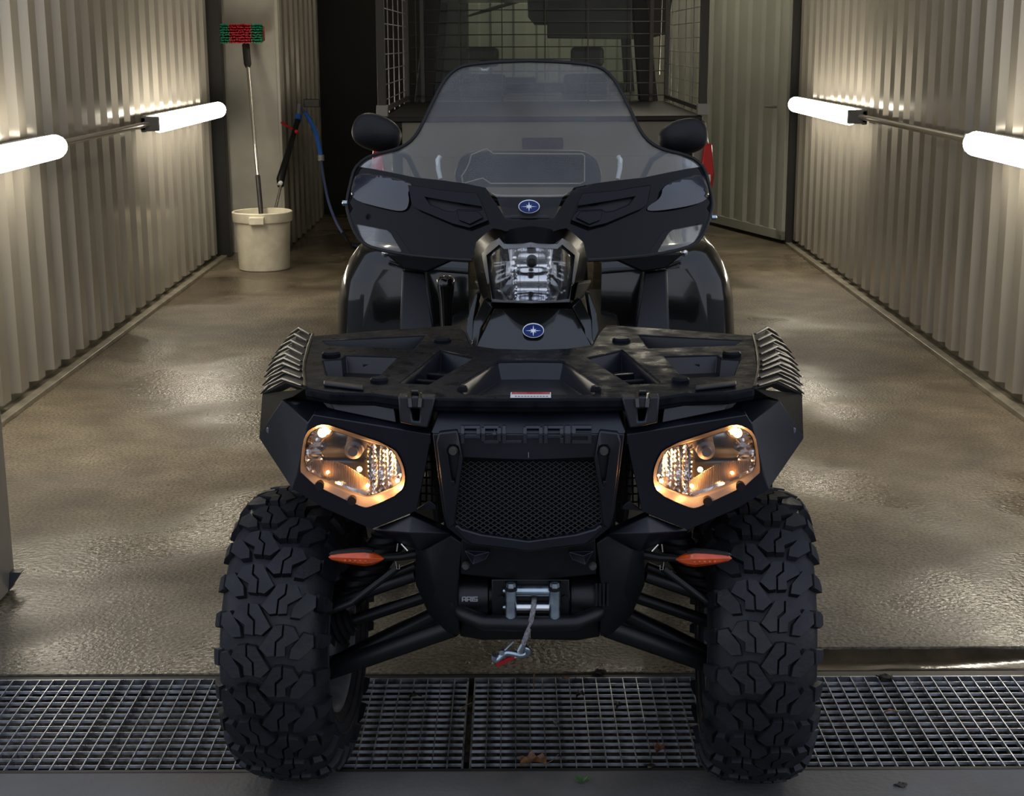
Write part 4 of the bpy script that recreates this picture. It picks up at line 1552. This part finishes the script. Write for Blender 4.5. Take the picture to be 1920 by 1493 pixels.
# thin line drawn round the storage lid seen through the screen, and its dark back
ldp = [(868, 344), (866, 330), (874, 318), (880, 305), (884, 290), (912, 279), (925, 288), (1092, 289), (1096, 292), (1096, 340), (1088, 344), (920, 344), (905, 334)]
dash = sheet([(860, 352), (850, 330), (862, 296), (884, 284), (1096, 284), (1120, 300), (1130, 330), (1124, 352)], lambda x, y: A(x, y, y=.60), (0, .05, 0))
dsO = B(dash, 'instrument_cover', M['ventp'], bevel=.01)
MB().tube([A(x, y, y=.592) for x, y in ldp] + [A(*ldp[0], y=.592)], .0017, 5).build('cover_seam', M['seam'], dsO)
# screen stays, coloured pale for the reflection of the tubes
for px, s_ in ((822, -1), (1162, 1)):
    MB().tube([A(px - s_ * 4, 336, y=.56), A(px, 318, y=.57), A(px + s_ * 1, 300, y=.58), A(px - s_ * 3, 293, y=.585)], [.005, .0055, .006, .005], 10).build('screen_stay', M['silver'], atv)
for px, py in ((646, 381), (1338, 408)):
    MB().lathe([(.001, -.006), (.006, -.004), (.006, .006), (.001, .008)], 12, 'x', A(px, py, y=.58)).build('stay_bolt', M['steel'], atv)

# ---- handlebar, grips, mirrors, tank, seat
hbp = [A(700, 350, y=.86), A(790, 345, y=.78), A(900, 372, y=.66), A(995, 385, y=.62), A(1090, 372, y=.66), A(1198, 345, y=.78), A(1290, 350, y=.86)]
hbo = B(MB().tube(chaikin([tuple(p) for p in hbp], 2, False), .012, 12), 'handlebar', M['metalblk'])
for a, b in ((0, 1), (6, 5)):
    MB().tube([hbp[a], hbp[a].lerp(hbp[b], .85)], .018, 14).build('hand_grip', M['softrub'], hbo)
# mirrors
for (cx_, cy_, rx, ry, rot, nm) in ((706, 250, 47, 33, 18, 'L'), (1281, 257, 46, 32, -10, 'R')):
    yl = .70
    c = A(cx_, cy_, y=yl)
    sx, sz = rx * 3.55 / FPX, ry * 3.6 / FPX
    loops = []
    for t in (0.02, .2, .4, .58, .74, .87, .95, 1.0):
        r = math.sin(t * PI / 2)
        d = math.cos(t * PI / 2)
        lp_ = []
        for q in range(36):
            a = q * 2 * PI / 36
            ex = math.copysign(abs(math.cos(a)) ** .85, math.cos(a)) * sx * r
            ez = math.copysign(abs(math.sin(a)) ** .85, math.sin(a)) * sz * r * (1 + .10 * math.cos(a) * (1 if nm == 'R' else -1))
            ca, sa = math.cos(R(-rot)), math.sin(R(-rot))
            lp_.append(c + Vector((ex * ca - ez * sa, -d * .030, ex * sa + ez * ca)))
        loops.append(lp_)
    loops.append([p + Vector((0, .016, 0)) for p in loops[-1]])
    mo_ = MB().loft(loops).build('mirror', M['dark'], atv, smooth=60, label='left mirror of the picture' if False else None) if False else MB().loft(loops).build('mirror', M['dark'], atv, smooth=60)
    gls = [c + (p - c) * .9 + Vector((0, .012, 0)) for p in loops[-1]]
    MB().prism(gls, (0, .002, 0)).build('mirror_glass', M['chrome'], mo_)
    e = hbp[1] if nm == 'L' else hbp[5]
    MB().tube([c + Vector((.02 if nm == 'L' else -.02, .01, -.02)), c.lerp(e, .4) + Vector((.03 if nm == 'L' else -.03, .02, -.01)), e], [.008, .007, .008], 10).build('mirror_stem', M['metalblk'], mo_)
# tank cover, seat
tkm = MB().loft([[(-.14, y, .62), (.14, y, .62), (.13, y, z), (.07, y, z + .03), (-.07, y, z + .03), (-.13, y, z)] for y, z in ((.44, .86), (.6, .93), (.85, .90))])
B(tkm, 'tank_cover', M['gloss'], bevel=.01, smooth=50)
st_ = MB().loft([[(-.13, y, .70), (.13, y, .70), (.15, y, z - .05), (.11, y, z), (-.11, y, z), (-.15, y, z - .05)] for y, z in ((.80, .86), (1.0, .84), (1.25, .88), (1.45, .94), (1.75, .95))])
B(st_, 'seat', M['seat'], bevel=.02, smooth=50)

# ---- rear fenders seen behind the rack
rf_ = []
for s_ in (-1, 1):
    f = (lambda v: v) if s_ < 0 else mir
    tmpl = [(631, 640), (634, 560), (641, 520), (655, 486), (672, 462), (690, 452), (760, 460), (880, 470), (884, 640)]

    def fo(y, k=0.0):
        out_ = []
        for (px, py) in tmpl:
            p = A(px, py, y=1.15)
            out_.append(f(Vector((p.x + (k if px < 700 else 0), y, p.z - (k * .7 if py < 500 else 0)))))
        return out_
    m_ = MB().loft([fo(1.16 - .09 * math.cos(q * PI / 20), .09 * (1 - math.sin(q * PI / 20))) for q in range(1, 11)] + [fo(1.45, 0), fo(1.75, .02)])
    ro_ = m_.build('rear_fender', M['gloss'], atv, smooth=60)
    rf_.append(ro_)
    # foot well: inner faces in front of the fender
    w_ = MB().prism([f(A(754, 506, y=.96)), f(A(798, 511, y=.96)), f(A(818, 640, y=.90)), f(A(748, 640, y=.90))], (0, .05, 0))
    w_.build('leg_panel', M['plastic'], ro_, bevel=.006)
    w_ = MB().prism([f(A(720, 475, y=.94)), f(A(870, 480, y=.90)), f(A(800, 512, y=.92)), f(A(756, 505, y=.94))], (0, .06, 0))
    w_.build('upper_panel', M['dark'], ro_, bevel=.006)
    MB().lathe([(.001, -.01), (.008, -.008), (.010, 0), (.010, .01)], 16, 'y', f(A(722, 475, y=.90))).build('fender_knob', M['bright'], ro_)
# flat footrests
for s_ in (-1, 1):
    q = MB().box((min(s_ * .20, s_ * .50), .30, .33), (max(s_ * .20, s_ * .50), 1.05, .36))
    q.build('footrest', M['dark'], atv, bevel=.01)
    MB().loft([[(s_ * .48, .28, .36), (s_ * .52, .28, .36), (s_ * .52, .36, .36), (s_ * .48, .36, .36)], [(s_ * .47, .20, .74), (s_ * .51, .20, .74), (s_ * .51, .26, .74), (s_ * .47, .26, .74)]]).build('mud_flap', M['dark'], atv)
# gear lever
yg = .70
g0 = A(837, 625, y=yg)
g1 = A(837, 516, y=yg)
hh = g1.z - g0.z
MB().lathe([(.010, -.2), (.013, 0), (.016, hh * .55), (.021, hh * .80), (.022, hh * .92), (.015, hh * .985), (.001, hh)], 24, 'z', g0).build('gear_lever', M['gloss'], atv, smooth=60)
# ------------------------------------------------------------------ bucket, broom, lance, hose
BX, BY = -1.715, 10.36
bk = thing('bucket', 'ivory plastic bucket with a thick rim and a square grip, by the pillar', 'bucket', (BX, BY, 0))
pr = [(0.165, 0.0), (0.172, 0.006), (0.188, 0.33), (0.200, 0.33), (0.203, 0.34), (0.205, 0.392), (0.198, 0.397), (0.190, 0.392), (0.184, 0.33), (0.163, 0.012), (0.02, 0.010)]
MB().lathe(pr, 48).build('body', M['bucket'], bk, smooth=40)
g = MB().box((-.055, -.228, .325), (.045, -.198, .375))
g.build('grip', M['bucket'], bk, bevel=.004)
# long brush standing in the bucket, head up
hb = W(487, 372, y=10.50)
ht = W(461, 84, y=11.00)
dv = (ht - hb).normalized()
foot = hb - dv * ((hb.z - 0.03) / dv.z)
br = thing('wash_brush', 'long washing brush with green and red bristles standing in the bucket', 'brush', foot)
lenH = (ht - foot).length


def along(t):
    return dv * t


MB().tube([along(0), along(lenH * .97)], .0115, 14).build('pole', M['alu'], br)
MB().tube([along(0.02), along(lenH * .40)], .0165, 14).build('grip_sleeve', M['blackpost'], br)
MB().tube([along(lenH * .895), along(lenH * .91), along(lenH * 1.0)], [.017, .026, .027], 14).build('socket', M['blackpost'], br)
hc = (W(457, 63, y=10.98) - foot)
blk = MB().box((hc.x - .145, hc.y + .02, hc.z - .052), (hc.x + .14, hc.y + .06, hc.z + .05))
blk.build('brush_block', M['bred'], br, bevel=.008)
for nm, mt_, x0, x1 in (('bristles', M['bgreen'], -.145, -.085), ('bristles', M['bred'], -.085, .068), ('bristles', M['bgreen'], .068, .138)):
    b_ = MB()
    x = x0
    while x < x1:
        for r_ in range(8):
            z = hc.z - .048 + r_ * .0135
            fl_ = (r_ - 3.5) * .004
            b_.tube([(hc.x + x, hc.y + .025, z), (hc.x + x - .008 + random.uniform(-.003, .003), hc.y - .05, z + fl_ + random.uniform(-.003, .003))], [.0042, .0055], 5)
        x += .0095
    b_.build(nm, mt_, br, smooth=0, kind='stuff')
# pressure lance in the same bucket
lf = W(497, 478, y=10.36)
ln = thing('pressure_lance', 'pressure washer lance with black grip and blue collar standing in the bucket', 'lance', lf)


def LP(px, py, y):
    return W(px, py, y=y) - lf


MB().tube([(0, 0, 0), LP(528, 342, 10.78)], .009, 12).build('lance_pipe', M['alu'], ln)
MB().tube([LP(524, 347, 10.76), LP(527, 342, 10.78)], .017, 12).build('collar', M['silver'], ln)
MB().tube([LP(526, 350, 10.78), LP(526, 336, 10.80), LP(531, 318, 10.86), LP(551, 250, 11.15)], [.022, .030, .026, .019], 12).build('grip', M['dark'], ln)
MB().tube([LP(551, 250, 11.15), LP(558, 226, 11.25)], .020, 12).build('swivel', M['dark'], ln)
MB().tube([LP(558, 226, 11.25), LP(559.5, 217, 11.28)], .026, 14).build('blue_collar', M['bluep'], ln, label='blue collar')
MB().tube([LP(559.5, 217, 11.28), LP(561, 196, 11.34)], .014, 10).build('nozzle', M['bezel'], ln)
MB().tube([LP(549, 242, 11.16), LP(536, 235, 11.12), LP(528, 229, 11.10)], [.006, .008, .012], 8).build('trigger_lock', M['red'], ln, label='red lever')
MB().lathe([(0.001, -.016), (.012, -.01), (.016, 0), (.012, .01), (.001, .016)], 12, 'z', LP(556, 247, 11.12)).build('red_cap', M['red'], ln, label='red cap')
# hose
hp = [W(560, 200, y=11.34), W(573, 212, y=11.3), W(590, 240, y=11.2), W(598, 270, y=11.1), W(602, 296, y=11.0), W(606, 330, y=10.9), W(615, 378, y=10.6), W(631, 420, y=10.3), W(650, 448, y=9.9)]
e0 = W(663, 464, z=0.012)
hp += [Vector((e0.x - .04, e0.y + .1, .03)), e0, Vector((e0.x + .35, e0.y + .15, .012)), Vector((e0.x + .8, e0.y - .1, .012))]
hz = thing('hose', 'blue hose hanging from the lance down to the wet floor', 'hose', (hp[4].x, hp[4].y, 0))
hb_ = Vector((hp[4].x, hp[4].y, 0))
HP = [tuple(p - hb_) for p in hp]
MB().tube(chaikin(HP, 2, False), .0095, 10).build('hose_line', M['hose'], hz)
MB().tube(chaikin([tuple(Vector(p)) for p in HP[1:5]], 2, False), .017, 10).build('hose_sleeve', M['bluep'], hz, label='lighter blue sleeve')
MB().tube([Vector(HP[4]) + Vector((0, 0, .02)), Vector(HP[4]) + Vector((0, 0, -.02))], .024, 12).build('coupling', M['bezel'], hz)
# hook on the wall
hk = MB().box((-.03, -.02, -.03), (.09, .02, .03)).build('wall_bracket', M['blackpost'], None, bevel=.006, loc=W(578, 193, y=11.45))
tag(hk, 'small dark bracket on the wall at the top of the lance', 'bracket')
hk.location.y = 11.42

# ------------------------------------------------------------------ pickup truck with a cage on its bed
TX, TY = 0.155, 8.33
tk = thing('pickup_truck', 'grey pickup truck seen from behind with a wire cage on its bed', 'pickup truck', (TX, TY, 0))


def T(px, py, y):
    v = W(px, py, y=TY + y)
    return v - Vector((TX, TY, 0))


hw = 0.915
for sx in (-1, 1):
    side = MB()
    prof = [(-.0, .48), (.0, .95), (.04, 1.09), (.02, 1.10)]
    xs = [sx * hw * k for k in (.97, 1.0, 1.0, .975)]
    side.loft([[(sx * .80, y, .50), (sx * hw * .97, y, .50), (sx * (hw + (.01 if 0 < y < 2 else 0)), y, .82), (sx * hw * .965, y, 1.085), (sx * .82, y, 1.085)] for y in (0.02, .08, .5, 1.2, 2.1)])
    side.build('bed_side', M['truck'], tk, bevel=.01)
tg = MB().box((-.76, -.0, .56), (.76, .05, 1.085))
tg.box((-.72, -.008, .66), (.72, .0, .90))
tg.build('tailgate', M['truck'], tk, bevel=.008)
MB().box((-.11, -.014, .94), (.11, .0, 1.0)).build('tailgate_handle', M['dark'], tk, bevel=.006)
MB().box((-.80, .05, .52), (.80, 2.1, .56)).build('bed_floor', M['dark'], tk)
MB().box((-.86, -.02, 1.086), (.86, 2.12, 1.115)).box((-.80, 0.02, 1.05), (.80, 2.1, 1.088)).build('bed_cover', M['dark'], tk, bevel=.006)
MB().box((-.86, -.12, .40), (.86, .0, .56)).build('rear_bumper', M['bezel'], tk, bevel=.02)
MB().box((-.16, -.005, .42), (.16, -.001, .53)).build('bumper_step', M['dark'], tk, loc=(0, -.12, 0))
for sx in (-1, 1):
    lp = MB().prism([(sx * .86, -.02, .62), (sx * .91, -.02, .62), (sx * .932, -.02, .80), (sx * .915, -.02, .965), (sx * .875, -.02, .965), (sx * .855, -.02, .80)], (0, .07, 0))
    tl = lp.build('tail_lamp', M['red'], tk, bevel=.008)
    MB().box((sx * .89 - .022, -.03, .76), (sx * .89 + .022, -.021, .80)).build('reversing_lens', M['white'], tl, bevel=.003)
    wh = MB().lathe([(.20, -.11), (.345, -.11), (.365, -.09), (.365, .09), (.345, .11), (.20, .11)], 40, 'x', (sx * .76, 1.15, .365))
    wo = wh.build('rear_wheel', M['rubber'], tk)
    MB().lathe([(.05, -.06), (.20, -.10), (.205, .10), (.05, .06)], 32, 'x', (sx * .76, 1.15, .365)).build('rim', M['rim'], wo)
    wh = MB().lathe([(.20, -.11), (.345, -.11), (.365, -.09), (.365, .09), (.345, .11), (.20, .11)], 40, 'x', (sx * .76, 4.1, .365))
    wo = wh.build('front_wheel', M['rubber'], tk)
    MB().lathe([(.05, -.06), (.20, -.10), (.205, .10), (.05, .06)], 32, 'x', (sx * .76, 4.1, .365)).build('rim', M['rim'], wo)
# chassis and cab: pillars, roof, windows one can look through
cb = MB().box((-.84, 2.16, .42), (.84, 4.9, 1.12))
cb.build('cab_body', M['truck'], tk, bevel=.03)
MB().box((-.5, .1, .38), (.5, 2.2, .52)).build('chassis', M['dark'], tk)
for sx in (-1, 1):
    pl_ = MB()
    pl_.loft([[(sx * .70, y, 1.10), (sx * .83, y, 1.10), (sx * .74, y, 1.80), (sx * .64, y, 1.80)] for y in (2.16, 2.30)])
    pl_.build('rear_pillar', M['dark'], tk, bevel=.006)
    pl_ = MB()
    pl_.loft([[(sx * .79, y, 1.10), (sx * .84, y, 1.10), (sx * .76, y, 1.80), (sx * .71, y, 1.80)] for y in (3.0, 3.10)])
    pl_.build('middle_pillar', M['dark'], tk, bevel=.006)
    pl_ = MB()
    pl_.loft([[(sx * .74, 4.15 + k, 1.10), (sx * .82, 4.15 + k, 1.10), (sx * .72, 3.6 + k, 1.80), (sx * .65, 3.6 + k, 1.80)] for k in (0, .08)])
    pl_.build('front_pillar', M['dark'], tk, bevel=.006)
MB().box((-.77, 2.14, 1.80), (.77, 3.75, 1.86)).build('cab_roof', M['truck'], tk, bevel=.02)
MB().prism([(-.72, 2.2, 1.12), (.72, 2.2, 1.12), (.64, 2.2, 1.79), (-.64, 2.2, 1.79)], (0, .005, 0)).build('rear_window', M['glass'], tk, smooth=0)
MB().prism([(-.74, 4.2, 1.15), (.74, 4.2, 1.15), (.66, 3.66, 1.79), (-.66, 3.66, 1.79)], (0, .006, 0)).build('windscreen', M['glass'], tk, smooth=0)
MB().box((-.74, 3.85, 1.10), (.74, 4.25, 1.19)).box((-.30, 3.80, 1.16), (.02, 3.9, 1.24)).build('dashboard', M['dark'], tk, bevel=.02)
st = []
for k, sx in enumerate((-.38, .38)):
    s_ = MB().loft([[(sx - .19, 3.05, .8), (sx + .19, 3.05, .8), (sx + .19, 3.16, .8), (sx - .19, 3.16, .8)], [(sx - .17, 2.95, 1.28), (sx + .17, 2.95, 1.28), (sx + .17, 3.04, 1.28), (sx - .17, 3.04, 1.28)]])
    so = s_.build('cab_seat', M['dark'], tk, bevel=.03)
    MB().box((sx - .12, 2.93, 1.33), (sx + .12, 3.02, 1.47)).build('headrest', M['dark'], so, bevel=.03)
# rear window items seen through the cab: mirror, sun visor panel, wiper
mp = [T(989, -8, 3.2), T(1062, -8, 3.2), T(1062, 26, 3.2), T(1040, 47, 3.2), T(1003, 47, 3.2), T(990, 32, 3.2)]
mo = MB().prism(mp, (0, .05, 0)).build('rear_view_mirror', M['dark'], tk, bevel=.006)
MB().prism([T(1024, -3, 3.15), T(1036, -3, 3.15), T(1036, 3, 3.15), T(1024, 3, 3.15)], (0, .01, 0)).build('blue_tag', M['bluep'], mo, label='small blue tag')
MB().prism([T(1026, -8, 3.0), T(1262, -8, 3.0), T(1250, 64, 3.0), T(1210, 74, 3.0), T(1026, 72, 3.0)], (0, .05, 0)).build('overhead_panel', M['dark'], tk, bevel=.008)
MB().tube([T(868, 33, 3.9), T(915, 19, 3.9), T(985, -2, 3.9)], [.006, .014, .016], 8).build('wiper', M['dark'], tk)
MB().tube([T(812, -5, 2.45), T(814, 60, 2.45), T(816, 128, 2.45)], .006, 8).build('glint_rod', M['bright'], tk)  # bright rods added in place of vertical light glints
MB().tube([T(1198, 90, 2.45), T(1195, 148, 2.45)], .006, 8).build('glint_rod', M['bright'], tk)
MB().tube([T(1241, 0, 2.45), T(1236, 140, 2.45)], .006, 8).build('glint_rod', M['bright'], tk)
# cage on the bed
cz0, cz1 = 1.117, 2.02
cx = .865
for sx in (-1, 1):
    for y, r_ in ((.02, .022), (2.02, .016)):
        po = MB().box((sx * cx - r_, y - r_, cz0 + .0), (sx * cx + r_, y + r_, cz1)).build('cage_post', M['blackpost'], tk, bevel=.003)
        if y < 1:
            MB().box((sx * cx - .03, y - .03, cz0), (sx * cx + .03, y + .03, cz0 + .06)).build('post_foot', M['bezel'], po, bevel=.003)
    inner = MB().box((sx * .76 - .012, 2.0, cz0), (sx * .76 + .012, 2.03, cz1)).build('cage_post', M['blackpost'], tk)
    rl = MB()
    for z in (cz0 + .03, cz1):
        rl.box((sx * cx - .012, .02, z - .012), (sx * cx + .012, 2.02, z + .012))
    rl.build('side_rail', M['blackpost'], tk)
    wr_ = MB()
    y = .12
    while y < 2.0:
        wr_.tube([(sx * cx, y, cz0), (sx * cx, y, cz1)], .0035, 5, cap=False)
        y += .40
    z = cz0 + .08
    while z < cz1:
        wr_.tube([(sx * cx, .02, z), (sx * cx, 2.02, z)], .003, 5, cap=False)
        z += .082
    wr_.build('side_mesh', M['rim'], tk, kind='stuff')
fm = MB()
for k in range(7):
    x = -.72 + k * .285 - .08
    if abs(x) < .85:
        fm.tube([(x, 2.02, cz0), (x, 2.02, cz1)], .004, 5, cap=False)
z = cz0 + .04
while z < cz1:
    fm.tube([(-cx, 2.02, z), (cx, 2.02, z)], .0035, 5, cap=False)
    z += .0795
fm.build('front_mesh', M['blackpost'], tk, kind='stuff')
MB().box((-cx, 2.0, cz1 - .012), (cx, 2.04, cz1 + .012)).build('top_rail', M['blackpost'], tk)


# ------------------------------------------------------------------ leaves, twigs and clods on the grate and the concrete
def leaf(px, py, z, L_, wd, m, label, rz, curl=.012, stem=True, nm='leaf', cat='leaf', group=None):
    c = W(px, py, z=z)
    vs, fs = [], []
    N_ = 9
    for i in range(N_):
        t = i / (N_ - 1)
        hw_ = wd / 2 * math.sin(PI * min(1, t * .93 + .05)) * (1 + .25 * math.sin(i * 2.1))
        for j in (-1, -.5, 0, .5, 1):
            vs.append((t * L_ - L_ / 2, hw_ * j, .004 + curl * abs(j) ** 1.5 * (1 + .5 * math.sin(i * 1.9 + j)) + .006 * math.sin(t * PI)))
    for i in range(N_ - 1):
        for j in range(4):
            a = i * 5 + j
            fs.append((a, a + 1, a + 6, a + 5))
    mb = MB().shell(vs, fs, (0, 0, -.0006))
    o = mb.build(nm, m, loc=c)
    o.rotation_euler = (0, 0, rz)
    if stem:
        MB().tube([(L_ / 2 - .004, 0, .004), (L_ / 2 + .012, .004, .008), (L_ / 2 + .028, .014, .018)], [.001, .0009, .0007], 5).build('stalk', M['twig'], o)
    return tag(o, label, cat, group)


leaf(1000, 1437, .001, .056, .026, M['leaf'], 'curled brown leaf with a stalk on the near edge of the grate', .1, .014)
leaf(1234, 1415, .0, .026, .022, M['leaf'], 'small brown leaf on the grate beside the right front wheel', 1.2, .012)
leaf(779, 1311, .0, .030, .022, M['leafd'], 'dark wet leaf on the left grate behind the left front wheel', .3, .004, False)
leaf(1042, 1362, .0, .018, .014, M['apron'], 'pale scrap of leaf in the middle of the right grate', 1.4, .004, False)
leaf(1088, 1310, .0, .024, .014, M['leafd'], 'small dark leaf in the right grate below the winch hook', .6, .008, False)
leaf(1670, 1340, .0, .034, .008, M['leaf'], 'narrow yellow-brown leaf on the grate at the far right', .1, .002, False)
leaf(1160, 1331, .0, .018, .012, M['leafd'], 'dark crumb of leaf right of the centre of the grate', .9, .008, False)
# twigs
for px0, py0, px1, py1, lb in ((861, 1335, 885, 1318, 'short brown twig lying across the gap between the grates'), (1002, 1262, 1000, 1296, 'thin bent twig at the far edge of the right grate')):
    a, b = W(px0, py0, z=.003), W(px1, py1, z=.003)
    c = (a + b) / 2
    o = MB().tube([a - c, (0, .003, .003), b - c], [.0016, .0018, .001], 6).build('twig', M['twig'], loc=c)
    tag(o, lb, 'twig')


def clod(px, py, r, m, label, z=0.0, nm='mud_clod', cat='clod'):
    c = W(px, py, z=z)
    vs, fs = [], []
    for i in range(6):
        for j in range(9):
            th = PI * i / 5
            ph = 2 * PI * j / 9
            k = r * (1 + .35 * math.sin(j * 2.3 + i * 1.7 + px))
            vs.append((k * math.sin(th) * math.cos(ph) * 1.5, k * math.sin(th) * math.sin(ph), k * .45 * math.cos(th) + r * .3))
    for i in range(5):
        for j in range(9):
            a, b = i * 9 + j, i * 9 + (j + 1) % 9
            fs.append((a, b, b + 9, a + 9))
    o = MB().add(vs, fs).build(nm, m, loc=c, smooth=60)
    return tag(o, label, cat)


clod(1124, 1262, .011, M['leafd'], 'black clod of mud on the far edge of the grate between the wheels')
clod(1660, 1272, .014, M['leafd'], 'black clod of mud on the far edge of the grate at the right')
clod(1060, 1272, .006, M['leaf'], 'small brown crumb beside the bent twig')
clod(1690, 1474, .009, M['leafd'], 'small dark clod on the concrete at the lower right')
clod(1220, 1438, .008, M['leafd'], 'small dark clod on the concrete by the right front wheel')
# weed
c = W(1090, 1467, z=0)
wd = thing('weed', 'small green weed growing in the concrete in front of the grate', 'weed', c)
for k in range(9):
    a = k * 2.4
    L_ = .014 + .012 * random.random()
    v = Vector((math.cos(a) * L_, math.sin(a) * L_ * .7, .008 + .006 * random.random()))
    sd = Vector((-math.sin(a), math.cos(a), 0)) * .0035
    MB().shell([(0, 0, 0), v * .5 + sd, v, v * .5 - sd], [(0, 1, 2, 3)], (0, 0, -.0006)).build('leaf', M['green'], wd)
